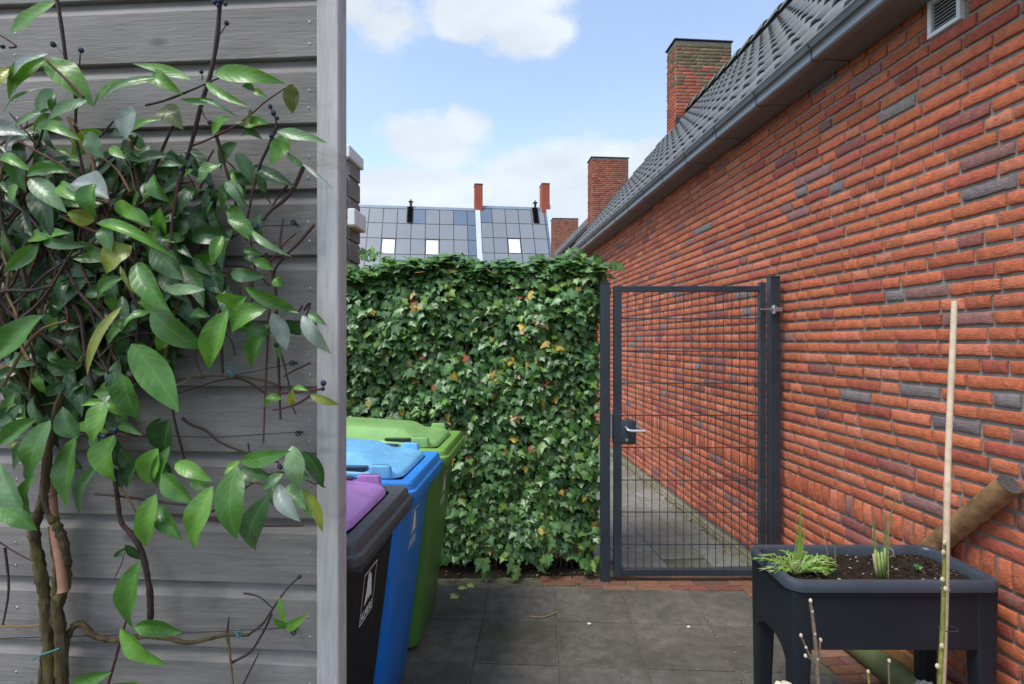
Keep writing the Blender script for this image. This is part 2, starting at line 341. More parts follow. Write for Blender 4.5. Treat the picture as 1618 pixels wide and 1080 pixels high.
# ------------------------------------------------------------------ bricks
def pick_brick():
    q = random.random()
    if q < .62: c = (.45, .126, .058)
    elif q < .78: c = (.50, .158, .088)
    elif q < .915: c = (.37, .088, .054)
    elif q < .962: c = (.26, .085, .070)
    elif q < .987: c = (.25, .12, .108)
    else: c = (.20, .165, .165)
    k = random.uniform(.84, 1.18); return tuple(x * k * random.uniform(.95, 1.05) for x in c)
def brick(mb, O, U, V, N, w, h, col, res=2, depth=.02, rough=.0022):
    """one brick face with worn irregular edges: O corner, U along, V up, N out"""
    e = .0028
    if res == 2:
        us = [0, e] + [w * t for t in (.2, .4, .6, .8)] + [w - e, w]; vs = [0, e, h * .5, h - e, h]
    elif res == 1: us = [0, e, w * .5, w - e, w]; vs = [0, e, h - e, h]
    else: us = [0, w]; vs = [0, h]
    nu, nv = len(us), len(vs); s1 = random.uniform(0, 100); tilt = random.uniform(-.0012, .0012); pts = []; cs = []
    lift = random.uniform(-.002, .0025)
    for j, v in enumerate(vs):
        for i, u in enumerate(us):
            ed = (i in (0, nu - 1)) or (j in (0, nv - 1))
            nz = noise.noise((u * 22 + s1, v * 26, s1)); nz2 = noise.noise((u * 45 + s1, 7, s1 + v * 60))
            du = nz * .0038 if ed and res else 0; dv = (nz2 * .0046 if j in (0, 1, nv - 1, nv - 2) else 0) if res else 0
            out = lift + tilt * (v / h - .5) + (nz * rough * .9 + nz2 * rough * .3 if res else 0) - (.0022 if ed and res else 0)
            pts.append(O + U * (u + du) + V * (v + dv) + N * out); cs.append(col)
    fs = [(j * nu + i, j * nu + i + 1, (j + 1) * nu + i + 1, (j + 1) * nu + i) for j in range(nv - 1) for i in range(nu - 1)]
    ring = [i for i in range(nu)] + [j * nu + nu - 1 for j in range(1, nv)] + [(nv - 1) * nu + i for i in range(nu - 2, -1, -1)] + [j * nu for j in range(nv - 2, 0, -1)]
    o = len(pts)
    for k in ring: pts.append(pts[k] - N * depth); cs.append(col)
    L = len(ring); fs += [(ring[k], o + k, o + (k + 1) % L, ring[(k + 1) % L]) for k in range(L)]
    mb.add(pts, fs, cs, res > 0)
def brick_panel(mb, O, U, V, N, width, rows, z0, pitch=.0615, bh=.0452, joint=.0125, resf=None, skip=None, colf=None, ztop=None):
    O = Vector(O); U = Vector(U); V = Vector(V); N = Vector(N)
    for r in range(rows):
        z = z0 + r * pitch; x = -random.uniform(0, .2)
        while x < width - .02:
            L = .21 if random.random() < .62 else .10
            a, b = max(0, x), min(width, x + L)
            segs = [(a, b)]
            if skip and z + bh > skip[2] and z < skip[3]: segs = [(a, min(b, skip[0])), (max(a, skip[1]), b)]
            cc = colf(a, z) if colf else pick_brick()
            for a, b in segs:
                if b - a < .025: continue
                res = resf(a) if resf else 1
                h_ = min(bh, ztop - z) if ztop else bh
                if h_ > .012: brick(mb, O + U * a + V * z, U, V, N, b - a, h_, cc, res)
            x += L + joint

# ------------------------------------------------------------------ SETTING: ground, paving
g = MB(); g.quad((-900, -60, -.06), (900, -60, -.06), (900, 1500, -.06), (-900, 1500, -.06)); tag(finish('ground', g, M_EARTH, (0, 0, 0)), None, kind='structure')
# garden paving (40 x 40 cm slabs) in the garden frame
def slabs(x0, x1, y0, y1, size, jn, off, keep, tone, half=False, zr=.0015, ox=0, oy=0):
    mb = MB(); i0 = math.floor((x0 - ox) / size); i = i0
    while ox + i * size < x1:
        sh = (size / 2 if (half and i % 2) else 0); j = math.floor((y0 - oy - sh) / size)
        while oy + sh + j * size < y1:
            a, b = ox + i * size, oy + sh + j * size
            if keep(a + size / 2, b + size / 2):
                k = random.uniform(*tone); cc = (k * random.uniform(.98, 1.02), k, k * random.uniform(.95, 1.02)); z = random.uniform(-zr, zr) + off; t1 = random.uniform(-zr, zr)
                mb.box(a + jn, a + size - jn, b + jn, b + size - jn, off - .05, z + .0 , .0035, cc)
            j += 1
        i += 1
    return mb
Gi = FR['G'].inverted(); gx, gy = (Gi @ ground(877, 928))[:2]; gyr = (Gi @ ground(880, 980))[1]
def kp(a, b):
    w = FR['G'] @ Vector((a, b, 0)); hh = FR['H'].inverted() @ w
    return hh.x < 1.78 and w.y < 3.42
tag(finish('garden_paving', slabs(-2.4, 2.2, -.8, 3.3, .4, .0030, 0, kp, (.82, 1.16), ox=gx % .4, oy=gyr % .4), M_SLAB, (0, 0, 0)), None, kind='structure').matrix_world = FR['G']
bed = MB(); bed.box(-2.6, 2.6, -1.2, 3.6, -.055, -.006, .001); tag(finish('sand_bed', bed, plain('joint_sand', (.11, .112, .065), .95, 0, 50, .4, .8, .004), (0, 0, 0)), None, kind='structure').matrix_world = FR['G']
# red paving bricks: threshold rows under the gate and a strip along the house wall
def clink_col():
    c = random.choice([(.15, .07, .045), (.19, .085, .05), (.17, .06, .045), (.20, .09, .05), (.22, .11, .065), (.14, .07, .055)]); k = random.uniform(.85, 1.15); return tuple(x * k for x in c)
th = MB(); y = 3.235
for r in range(3):
    x = -1.2 - random.uniform(0, .2)
    while x < 1.72:
        L = .205 if random.random() < .8 else .1
        if x < .16: x += L + .005; continue
        th.box(x, min(x + L, 1.70 - 0), y, y + .062, -.05, random.uniform(.0, .004), .004, clink_col()); x += L + .005
    y += .067
tag(finish('brick_threshold', th, M_CLINK, (0, 0, 0)), None, kind='structure')
st = MB(); s = -.6; r = 0
while s < 3.1:
    d = 1.53 - (.1 if r % 2 else 0)
    while d < 1.95:
        if min(d + .205, 1.955) - max(d, 1.635) > .02: st.box(max(d, 1.635), min(d + .205, 1.955), s, s + .062, -.05, .006 + random.uniform(0, .003), .004, clink_col())
        d += .21
    s += .067; r += 1
tag(finish('brick_strip', st, M_CLINK, (0, 0, 0)), None, kind='structure').matrix_world = FR['H']
al = slabs(-.9, 1.93, 3.25, 13, .3, .003, .0, lambda a, b: a < 1.78 and b > 3.3 and (FR['H'] @ Vector((a, b, 0))).y > 3.58 + .0, (.85, 1.12), half=True, ox=1.62 % .3)
tag(finish('alley_paving', al, M_ALLEY, (0, 0, 0)), None, kind='structure').matrix_world = FR['H']
ab = MB(); ab.quad((-1.4, 3.2, -.012), (1.97, 3.2, -.012), (1.97, 13, -.012), (-1.4, 13, -.012)); tag(finish('alley_bed', ab, plain('alley_joint', (.11, .12, .08), .95, 0, 40, .4, .6, .004), (0, 0, 0)), None, kind='structure').matrix_world = FR['H']
kb = MB(); s = 3.0
while s < 9.8: kb.box(1.918, 1.964, s, s + .49, -.05, .012 + random.uniform(0, .008), .008, (1, 1, 1)); s += .5
tag(finish('kerb_strip', kb, mk_slab('mossy_kerb', (.15, .14, .085), (.25, .22, .15), (.12, .13, .06), .9), (0, 0, 0)), None, kind='structure').matrix_world = FR['H']

# ------------------------------------------------------------------ HOUSE (frame H: x = distance from the camera's line, y = along the wall)
WX, Z0, S0, S1, EAVE = 1.968, .034, .5, 9.72, 2.95
house = thing('brick_house', 'long red brick house with grey tiled roof and box gutter beside the alley', 'house', (WX, 5, 0), 'H')
wb = MB(); U, V, N = Vector((0, 1, 0)), Vector((0, 0, 1)), Vector((-1, 0, 0))
resf = lambda a: 2 if a + S0 < 5.2 else 1
vent = (2.005, 2.160, 2.785, 2.945)     # s0,s1,z0,z1
skip = (vent[0] - S0 - .005, vent[1] - S0 + .005, vent[2] - .005, 9)
brick_panel(wb, (WX, S0, 0), U, V, N, S1 - S0, 9, Z0, resf=resf)
zs = Z0 + 9 * .0615; s = S0
while s < S1 - .05:
    brick(wb, Vector((WX, s, zs)), U, V, N, .0505 + random.uniform(-.003, .003), .100 + random.uniform(-.003, .002), pick_brick(), resf(s - S0)); s += .0625
zt = zs + .111
brick_panel(wb, (WX, S0, 0), U, V, N, S1 - S0, int((2.97 - zt) / .0615) + 1, zt, resf=resf, skip=skip, ztop=2.955)
part('wall', wb, M_BRICK, house, normals=False)
mo = MB(); mo.box(WX + .0105, WX + .25, S0, S1, -.06, 3.0, .001); mo.box(WX + .25, 6.2, S1 - .2, S1, -.06, 3.0, .001)
mo.add([(WX + .02, S1 - .004, 3.0), (6.1, S1 - .004, 3.0), (4.0, S1 - .004, 5.36), (3.7, S1 - .004, 5.36)], [(0, 1, 2, 3)]); part('mortar', mo, M_MORTAR, house)
# vent grille
vg = MB(); vx = WX - .012
vg.box(vx, vx + .03, vent[0], vent[1], vent[2], vent[2] + .018, .002); vg.box(vx, vx + .03, vent[0], vent[1], vent[3] - .018, vent[3], .002)
vg.box(vx + .0005, vx + .0295, vent[0], vent[0] + .018, vent[2] + .018, vent[3] - .018, .002); vg.box(vx + .0005, vx + .0295, vent[1] - .018, vent[1], vent[2] + .018, vent[3] - .018, .002)
for k in range(8):
    z = vent[2] + .026 + k * .0145; vg.add([(vx + .002, vent[0] + .018, z), (vx + .002, vent[1] - .018, z), (vx + .016, vent[1] - .018, z + .009), (vx + .016, vent[0] + .018, z + .009), (vx + .002, vent[0] + .018, z - .002), (vx + .002, vent[1] - .018, z - .002)], [(0, 1, 2, 3), (4, 5, 1, 0)])
vo = part('vent_grille', vg, M_WHITE, house); vb = MB(); vb.box(vx + .02, vx + .06, vent[0] + .004, vent[1] - .004, vent[2] + .004, vent[3] - .004, .001); part('vent_opening', vb, M_DARK, vo)
# gutter and soffit
gt = MB(); jn_ = []; gp = [(1.800, 2.944), (1.768, 2.944), (1.764, 2.950), (1.763, 2.985), (1.744, 3.022), (1.742, 3.036), (1.733, 3.041), (1.726, 3.034), (1.728, 3.025), (1.736, 3.020), (1.757, 2.983), (1.757, 2.947), (1.764, 2.938), (1.800, 2.938)]
s = S0
while s < S1:
    e = min(s + .535, S1); gt.extrude([(a, b) for a, b in gp], s + .0025, e - .0025, closed=True)
    jn_.append(MB()); jn_[-1].extrude([(1.800, 2.9365), (1.7635, 2.9365), (1.7555, 2.9465), (1.7555, 2.984), (1.7345, 3.019), (1.740, 3.022), (1.7605, 2.985), (1.7605, 2.949), (1.767, 2.941), (1.800, 2.941)], e - .005, e + .004, closed=True); s = e
gt.extrude([(1.735, 2.99), (1.80, 2.99), (1.86, 3.06)], S0, S1)
gu_ = part('gutter', gt, M_ZINC, house); [part('joint_strip', q_, M_LEAD, gu_) for q_ in jn_]
so = MB(); s = S0
while s < S1: e = min(s + .535, S1); so.box(1.801, WX - .001, s + .005, e - .005, 2.945, 2.96, .002); s = e
so.box(1.801, WX + .05, S0, S1, 2.9575, 3.0, .001); part('soffit', so, M_SOFFIT, house)
# tiled roof
p = R(50); cu, su = math.cos(p), math.sin(p); ex, ez = 1.765, 3.025; row, rows = .335, 10
rt = MB(); colw = .19; ss = np.arange(S0, S1 + .001, colw / 8)
def roll(s):
    t = (s / colw) % 1.0; return .032 * max(0, math.sin(math.pi * min(1, t / .62))) ** .8 - (.006 * math.sin(math.pi * (t - .62) / .38) if t > .62 else 0)
for r in range(rows):
    vs = []; cs = []; nS = len(ss); fs = []
    tone = [random.uniform(.85, 1.15) for _ in range(int((S1 - S0) / colw) + 3)]
    for li, (t, ad, k) in enumerate(((0, -.014, 1.08), (0, 0, 1.08), (.5, 0, 1.0), (1.04, 0, .9))):
        for s in ss:
            h = roll(s) * k + .017 * (1 - t) + ad; q = (r + t) * row
            vs.append((ex + q * cu - h * su, s, ez + q * su + h * cu)); k2 = tone[int((s - S0) / colw + .01)] * .135; cs.append((k2, k2 * 1.04, k2 * 1.08))
    for li in range(3):
        fs += [(li * nS + i, li * nS + i + 1, (li + 1) * nS + i + 1, (li + 1) * nS + i) for i in range(nS - 1)]
    rt.add(vs, fs, cs, True)
un = [(ex + .03, ez - .02), (ex + rows * row * cu + .02, ez + rows * row * su - .02)]
rt.extrude(un, S0, S1 - .02, (.02, .02, .02))
rx, rz = ex + rows * row * cu, ez + rows * row * su
rt.extrude([(rx, rz + .02), (rx + rows * row * cu, ez)], S0, S1, (.15, .155, .16))
roof = part('roof', rt, M_TILE, house, normals=False)
rc = MB(); s = S0
while s < S1 - .02:
    rings = []
    for t, rr in ((0, .122), (.03, .130), (.38, .100), (.41, .098)):
        rings.append([Vector((rx + .01 + math.cos(a) * rr * 1.1, s + t, rz - .012 + math.sin(a) * rr)) for a in [math.pi * k / 10 for k in range(11)]])
    n = 11; rc.add([q for ring in rings for q in ring], [(i * n + k, i * n + k + 1, (i + 1) * n + k + 1, (i + 1) * n + k) for i in range(3) for k in range(n - 1)], (.15, .155, .14), True); s += .345
part('ridge_cap', rc, M_TILE, roof)
vt = MB()
for r in range(rows):
    q = r * row; vt.add([(ex + q * cu - .06 * su, S1 + .02, ez + q * su + .06 * cu), (ex + (q + row) * cu - .04 * su, S1 + .02, ez + (q + row) * su + .04 * cu), (ex + (q + row) * cu + .12 * su, S1 + .02, ez + (q + row) * su - .12 * cu), (ex + q * cu + .12 * su, S1 + .02, ez + q * su - .12 * cu)], [(0, 1, 2, 3)], (.15, .155, .16))
part('verge', vt, M_TILE, roof)
def chimney(par, x0, x1, s0, s1, z0, z1, lichen=0, res=1, name='chimney', mort=M_MORTAR, flash=False):
    mb = MB(); rows_ = int((z1 - z0) / .0615)
    def cf(a, z):
        c = pick_brick(); c = c if c[0] > .3 else (.36, .10, .06); q = random.random()
        t = max(0, (z - (z1 - .95)) / .95) * lichen
        if lichen and q < t * 1.3: k = random.uniform(.7, 1.25); c = (.165 * k, .135 * k, .06 * k) if random.random() < .6 else (.22 * k, .12 * k, .07 * k)
        elif lichen: c = tuple(x * .8 for x in c)
        else: c = tuple(v * w for v, w in zip(c, (.72, .85, .95)))
        return c
    brick_panel(mb, (x0 + .012, s0, 0), (1, 0, 0), (0, 0, 1), (0, -1, 0), x1 - x0 - .024, rows_, z0, resf=lambda a: res, colf=cf)
    brick_panel(mb, (x0, s0 + .012, 0), (0, 1, 0), (0, 0, 1), (-1, 0, 0), s1 - s0 - .012, rows_, z0, resf=lambda a: res, colf=cf)
    ch = part(name, mb, M_CHBRICK, par, normals=False); b = MB(); b.box(x0 + .009, x1, s0 + .009, s1, z0, z1 - .004, .001); part('mortar_core', b, mort, ch)
    b = MB(); b.box(x0 - .025, x1 + .02, s0 - .025, s1 + .02, z1, z1 + .022, .004); part('chimney_cap', b, M_LEAD, ch)
    if flash:
        b = MB(); b.box(x0 + .0, x0 + .22, s0 - .016, s0 - .002, z0, z0 + 1.02, .003); b.box(x0 + .222, x0 + .42, s0 - .0165, s0 - .0025, z0 + .4, z0 + 1.13, .003); part('flashing', b, M_LEAD, ch)
    return ch
chimney(house, 3.63, 4.66, 9.24, 9.66, 4.43, 6.82, 1.0, 1, flash=True)

# next house along the alley: zinc eave, two chimneys
h2 = thing('neighbouring_house', 'taller brick house beyond the long house with zinc eave and two broad chimneys', 'house', (4.2, 20, 0), 'H')
b = MB(); b.box(3.98, 9, 16.1, 25.6, 0, 5.22, .01); part('wall', b, M_CHBRICK if False else plain('far_brick', (.26, .07, .04), .9, 0, 20, .35, .3), h2)
b = MB(); s = 16.15
while s < 25.5:
    e = s + 1.45; b.extrude([(3.98, 5.18), (3.82, 5.18), (3.765, 5.26), (3.74, 5.42), (3.79, 5.43), (3.98, 5.40)], s + .015, e - .015, closed=True); s = e
gu = part('eave_gutter', b, plain('weathered_zinc', (.23, .24, .24), .6, .2, 3, .12), h2)
b = MB(); b.box(3.9, 9, 16.12, 25.6, 5.22, 5.38, .01); part('flat_roof', b, M_SOFFIT, h2)
chimney(h2, 3.70, 4.84, 16.05, 16.6, 5.0, 7.08, 0, 1)
chimney(h2, 3.72, 4.86, 23.7, 24.3, 4.9, 6.98, 0, 1)

# ------------------------------------------------------------------ far terrace with panelled roofs (frame F)
def far_house(name, label, x0, x1, rz, cols, sky_cols, ch_x, vent_c, dx0):
    t = thing(name, label, 'house', ((x0 + x1) / 2, 2, 0), 'F', 'terraced houses behind the hedge')
    pp = R(59); c, s_ = math.cos(pp), math.sin(pp); L = 8.2
    def rp(x, l, h=0): return Vector((x, -l * c - h * s_, rz - l * s_ + h * c))
    b = MB(); b.box(x0, x1, -L * c, 2.5, 0, rz - L * s_ + .3, .01); part('wall', b, M_CHBRICK2, t)
    b = MB(); b.add([rp(x0, 0), rp(x1, 0), rp(x1, L), rp(x0, L)], [(0, 1, 2, 3)], (.05, .055, .06)); b.add([rp(x0, 0), rp(x1, 0), Vector((x1, 3, rz - 3)), Vector((x0, 3, rz - 3))], [(3, 2, 1, 0)], (.2, .2, .2))
    ed = [.30 + .0] + [.30 + 1.45 * k for k in range(1, 6)]
    w = cols[1]; xs = cols[0]
    b.add([rp(x0 + .03, .02, .05), rp(x1 - .03, .02, .05), rp(x1 - .03, .28, .05), rp(x0 + .03, .28, .05)], [(0, 1, 2, 3)], (.20, .25, .31))  # bluish top band: sky reflection painted into the colour
    skl = []
    x = xs - 12 * w
    while x < x1 - .06:
        for r in range(5):
            l0 = .30 + 1.42 * r; a, bb = max(x, x0) + .025, min(x + w, x1) - .025
            if bb - a < .05: continue
            ci = round((x - xs) / w)
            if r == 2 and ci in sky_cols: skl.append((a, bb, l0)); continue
            kk = random.uniform(.95, 1.05); blue = (r == 0 and random.random() < .25) or (bb - a < w * .6)
            cc = (.11, .155, .22) if blue else tuple(q * kk for q in (.205, .225, .25))
            b.add([rp(a, l0 + .03, .05), rp(bb, l0 + .03, .05), rp(bb, l0 + 1.40, .05), rp(a, l0 + 1.40, .05)], [(0, 1, 2, 3)], cc)
        x += w
    rf = part('roof', b, M_PANEL, t, normals=False)
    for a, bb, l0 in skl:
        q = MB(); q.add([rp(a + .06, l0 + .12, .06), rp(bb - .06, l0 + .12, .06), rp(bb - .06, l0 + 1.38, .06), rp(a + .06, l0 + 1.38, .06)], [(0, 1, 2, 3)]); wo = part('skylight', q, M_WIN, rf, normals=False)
    for a, bb, l0 in skl:
        q = MB()
        q.add([rp(a, l0, .09), rp(bb, l0, .09), rp(bb, l0 + .1, .09), rp(a, l0 + .1, .09)], [(0, 1, 2, 3)]); part('skylight_flashing', q, M_LEAD, rf)
    q = MB(); q.add([rp(a_, l_, h_) for a_ in (dx0, dx0 + .36) for l_, h_ in ((-.15, .0), (-.15, .2), (L, .2), (L, 0))], [(0, 1, 2, 3), (7, 6, 5, 4), (1, 5, 6, 2), (0, 4, 5, 1), (3, 2, 6, 7)]); part('coping', q, M_COPE, t)
    q = MB(); q.box(ch_x, ch_x + .58, -.35, .7, rz - .5, rz + 1.72, .01); chh = part('chimney', q, M_CHBRICK2, t); q = MB(); q.box(ch_x - .03, ch_x + .61, -.38, .73, rz + 1.72, rz + 1.77, .01); part('chimney_cap', q, M_LEAD, chh)
    q = MB(); x = vent_c
    for k in range(8): q.add([rp(x - .2, .1 + k * .19, .06), rp(x + .2, .1 + k * .19, .06), rp(x + .2, .24 + k * .19, .22), rp(x - .2, .24 + k * .19, .22)], [(0, 1, 2, 3)])
    q.add([rp(x - .22, .05, .055), rp(x + .22, .05, .055), rp(x + .22, 1.65, .055), rp(x - .22, 1.65, .055)], [(0, 1, 2, 3)]); q.tube([Vector((x + .05, -.1, rz - .3)), Vector((x + .05, -.1, rz + .3))], .09, 8); q.box(x - .11, x + .21, -.25, .08, rz + .3, rz + .36, .01); q.tube([Vector((x + .05, -.1, rz + .36)), Vector((x + .05, -.1, rz + .5))], .05, 6); part('vent', q, M_LEAD, t)
    return t
M_CHBRICK2 = plain('distant_brick', (.33, .085, .045), .9, 0, 4, .2); M_COPE = plain('pale_coping', (.50, .56, .60), .5, 0, 3, .05)
far_house('terraced_house', 'distant house with grey panelled roof and three white skylights, left of the pale coping', -12.5, -.02, 11.4, (-.62, 1.0), (-9, -6, -3), -.05, -4.75, -.02)
far_house('terraced_house', 'distant house with grey panelled roof and one white skylight, right of the pale coping', .36, 5.42, 11.62, (1.2, .98), (1,), 4.98, 4.45, 5.3)

# ------------------------------------------------------------------ neighbour's shed behind the hedge (frame G)
def board_wall(mb, prof_o, z_top, z_bot, pitch, place, depth=.018):
    pass
shed = thing('garden_shed', 'grey weatherboarded shed behind the ivy with pale roof trim and white lamp', 'shed', (-1.8, 4, 0), 'G')
q = MB(); Ys0, Ys1 = 3.0, 3.93; sx = (inf('G', P(569, 540, 3.93)))[0]; sy0, sy1 = 3.72, inf('G', P(569, 540, 3.93))[1]; z = 0
while z < 2.70:
    pr = [(sx, z), (sx, z + .12), (sx - .012, z + .142), (sx - .012, z + .147), (sx - .03, z + .147), (sx - .03, z)]
    q.extrude(pr, 2.9 + .75, sy1, (random.random(),) * 3, closed=True); z += .147
q.box(sx - 1.6, sx - .031, 3.66, sy1 - .002, 0, 2.74, .003, (.3, .3, .3));
for k_ in range(18): q.box(sx - 1.6, sx - .012, 3.628, 3.659, k_ * .147, k_ * .147 + .128, .008, (random.random(),) * 3); q.box(sx - 1.6, sx - .03, 3.642, 3.6595, k_ * .147 + .128, k_ * .147 + .147, .001, (.3, .3, .3))
part('boards', q, M_BOARD, shed)
q = MB(); q.box(sx - 1.7, sx + .018, 3.6, sy1 + .03, 2.75, 2.835, .006, (.5, .5, .5)); part('roof_trim', q, M_WHITE, shed)
q = MB(); q.box(sx + .002, sx + .055, 3.6, sy1 - .03, 2.285, 2.40, .006); lm = part('wall_lamp', q, M_WHITE, shed); q = MB(); q.box(sx + .006, sx + .05, 3.61, sy1 - .035, 2.278, 2.2845, .001); part('diffuser', q, plain('cream_diffuser', (.55, .42, .25), .4), lm)

# ------------------------------------------------------------------ foreground shed wall (frame S, origin at the board plane)
FRX = P(500, 540, 1.14); FR['B'] = Matrix.Translation((FRX.x, FRX.y, 0)) @ Matrix.Rotation(R(-3.9), 4, 'Z')
sw = thing('shed_wall', 'weathered grey weatherboard wall carrying the climbing shrub', 'wall', (-.5, 0, 0), 'B')
q = MB(); k = 0; zl = 2.094; nails = MB()
while True:
    z = zl + .14 * 3 - .14 * k
    if z < -.05: break
    zb = max(z, 0); tilt = random.uniform(-.0008, .0008); c = (random.random(), random.random(), random.random())
    xs = np.linspace(-2.2, .004, 24); pr = [(.003, zb), (0, zb + .002), (0, z + .1085), (.001, z + .1098), (.0145, z + .1335), (.0145, z + .142), (.021, z + .142), (.021, zb)]
    n = len(pr); vs = []
    for i, x in enumerate(xs):
        wv = noise.noise((x * 1.3, k * 3.1, 0)) * .0014
        for a, b_ in pr: vs.append((x, a + wv, b_ + wv * .8 + tilt * x))
    fs = [(i * n + j, i * n + (j + 1) % n, (i + 1) * n + (j + 1) % n, (i + 1) * n + j) for i in range(len(xs) - 1) for j in range(n)] + [tuple(range(n)), tuple((len(xs) - 1) * n + j for j in range(n))]
    q.add(vs, fs, c)
    for x in (-.016, -.68, -1.35):
        for dz in (.028, .072): nails.sphere((x + random.uniform(-.003, .003), -.0005, z + dz + random.uniform(-.004, .004)), .0024, (.5, .5, .5), 6, 4, (1, .5, 1))
    k += 1
part('boards', q, M_BOARD, sw); part('nails', nails, M_GALV, sw)
q = MB(); q.box(.007, .0545, -.016, .030, 0, 2.45, .003, (.4, .4, .4)); part('corner_post', q, M_POSTW, sw)
q = MB(); q.box(-2.2, .006, .0225, .027, 0, 2.44, .001, (.7, .2, .4)); part('backing', q, M_BOARD, sw)

# ------------------------------------------------------------------ wheelie bins (frame G)
def rring(x0, x1, y0, y1, r, z, n=5):
    out = []
    for cx, cy, a0 in ((x1 - r, y1 - r, 0), (x0 + r, y1 - r, 90), (x0 + r, y0 + r, 180), (x1 - r, y0 + r, 270)):
        for k in range(n + 1):
            a = R(a0 + 90 * k / n); out.append(Vector((cx + r * math.cos(a), cy + r * math.sin(a), z)))
    return out
def text_mesh(txt, size):
    cu_ = bpy.data.curves.new('t', 'FONT'); cu_.body = txt; cu_.size = size; cu_.align_x = 'CENTER'; cu_.offset = size * .02
    o = bpy.data.objects.new('t', cu_); C.objects.link(o); dg = bpy.context.evaluated_depsgraph_get(); me = bpy.data.meshes.new_from_object(o.evaluated_get(dg))
    vs = [tuple(v.co) for v in me.vertices]; fs = [tuple(f.vertices) for f in me.polygons]; bpy.data.objects.remove(o); bpy.data.curves.remove(cu_); bpy.data.meshes.remove(me); return vs, fs
M_STICK = plain('white_sticker', (.85, .87, .9), .45, 0, 90, .10)
def bin_(name, label, yc, bcol, lcol, bmat, rimcol, rot=0, dx=0):
    w2 = Vector((-.443 + .0506 * (yc + .0), yc, 0)); base = inf('G', w2); fx, fy = base.x + dx, base.y
    FR['bin'] = FR['G'] @ Matrix.Translation((fx, fy, 0)) @ Matrix.Rotation(R(rot), 4, 'Z')
    t = thing(name, label, 'wheelie bin', (-.36, 0, 0), 'bin', 'wheelie bins in a row by the hedge')
    b = MB(); rings = []
    for z, f0, bk, hw, r in ((.02, -.165, -.60, .225, .05), (.035, -.155, -.61, .232, .055), (.3, -.125, -.645, .243, .05), (.6, -.090, -.675, .256, .045), (.90, -.056, -.70, .268, .04), (.94, -.05, -.70, .270, .04)):
        rings.append(rring(bk, f0, -hw, hw, r, z))
    b.loft(rings, bcol); body = part('body', b, bmat, t)
    b = MB()   # rim: stepped flange with combed underside
    rr = [(.928, -.028, .272, .02), (.925, -.004, .286, .03), (.940, .0, .289, .032), (.950, -.002, .288, .032), (.956, -.012, .280, .03), (.976, -.016, .278, .03), (.984, -.022, .272, .03), (.986, -.05, .25, .03), (.975, -.07, .235, .03)]
    b.loft([rring(-.71 + (0 if i < 7 else .03), f, -hw, hw, r, z) for i, (z, f, hw, r) in enumerate(rr)], rimcol, cap1=False, cap0=False)
    k = -.26
    while k < .262: b.box(-.048, -.006, k, k + .004, .905, .930, .001, rimcol); k += .02
    part('rim', b, M_RIMP if bmat is M_BLACKP else bmat, t)
    b = MB()   # lid
    fx1 = -.072; L = []
    for z, f, hw, r, bk in ((.978, fx1 - .004, .236, .085, -.70), (.984, fx1 + .004, .243, .09, -.71), (.996, fx1, .242, .09, -.712), (1.004, fx1 - .010, .236, .085, -.708), (1.012, fx1 - .07, .205, .07, -.69), (1.016, fx1 - .12, .190, .06, -.68), (1.046, fx1 - .165, .145, .045, -.64), (1.050, fx1 - .18, .135, .04, -.63)):
        L.append([Vector((p_.x, p_.y, p_.z + (-p_.x - .1) * .055)) for p_ in rring(bk, f, -hw, hw, r, z)])
    b.loft(L, lcol); lid = part('lid', b, M_PLAST, t)  # lid colour is lightened: pale sky reflection painted in
    for sgn in (-1, 1):
        b = MB(); b.loft([rring(-.145 - wd, -.145 + wd, sgn * .225 - wh, sgn * .225 + wh, .012, z) for z, wd, wh in ((.99, .042, .018), (1.012, .042, .018), (1.030, .038, .014), (1.034, .03, .008))], lcol); part('lid_grip', b, M_PLAST, lid)
        b = MB(); b.loft([rring(-.32, -.195, sgn * .215 - .022, sgn * .215 + .016, .012, z) for z in (.995, 1.026)], tuple(x * .12 for x in lcol)); part('grip_recess_shade', b, M_PLAST, lid)  # solid block in darkened lid colour paints the shade of the grip recess
    # sticker with emblem on the sloping front
    def fp(u, z, o=.0015): xx = -.056 - (.90 - z) * .1135 + o; return Vector((xx, u, z))
    b = MB(); zc, hw, hh = .733, .060, .076
    for u0, u1, z0, z1 in ((-hw, hw, zc + hh - .004, zc + hh), (-hw, hw, zc - hh, zc - hh + .004), (-hw, -hw + .0035, zc - hh + .004, zc + hh - .004), (hw - .0035, hw, zc - hh + .004, zc + hh - .004)):
        b.quad(fp(u0, z0), fp(u1, z0), fp(u1, z1), fp(u0, z1))
    fig = [(-.018, .060), (.0, .058), (.014, .040), (.022, .015), (.030, -.012), (.034, -.030), (.016, -.020), (.010, -.032), (.0, -.016), (-.010, -.028), (-.034, -.034), (-.026, -.006), (-.020, .016), (-.022, .036)]
    pts = [fp(-u, zc + v + .006) for u, v in [(-a, b_) for a, b_ in fig]]; cpt = fp(0, zc + .010); b.add(pts + [cpt], [(i, (i + 1) % len(pts), len(pts)) for i in range(len(pts))])
    vs, fs = text_mesh('ALMERE', .030); b.add([fp(v[0] * .98, zc - hh + .010 + v[1] * 1.15) for v in vs], fs)
    part('sticker', b, M_STICK, body)
    for sgn in (-1, 1):
        b = MB(); c0 = Vector((-.62, sgn * .262, .1)); b.tube([c0 - Vector((0, .02, 0)), c0 - Vector((0, .017, 0)), c0 + Vector((0, .017, 0)), c0 + Vector((0, .02, 0))], [.085, .1, .1, .085], 20, (.03, .03, .03)); part('wheel', b, M_BLACKP, t)
    b = MB(); b.tube([Vector((-.71, -.2, .975)), Vector((-.765, -.2, .985)), Vector((-.765, .2, .985)), Vector((-.71, .2, .975))], .014, 8, bcol); part('handle', b, bmat, t)
    return t
blk = (.013, .0145, .018)
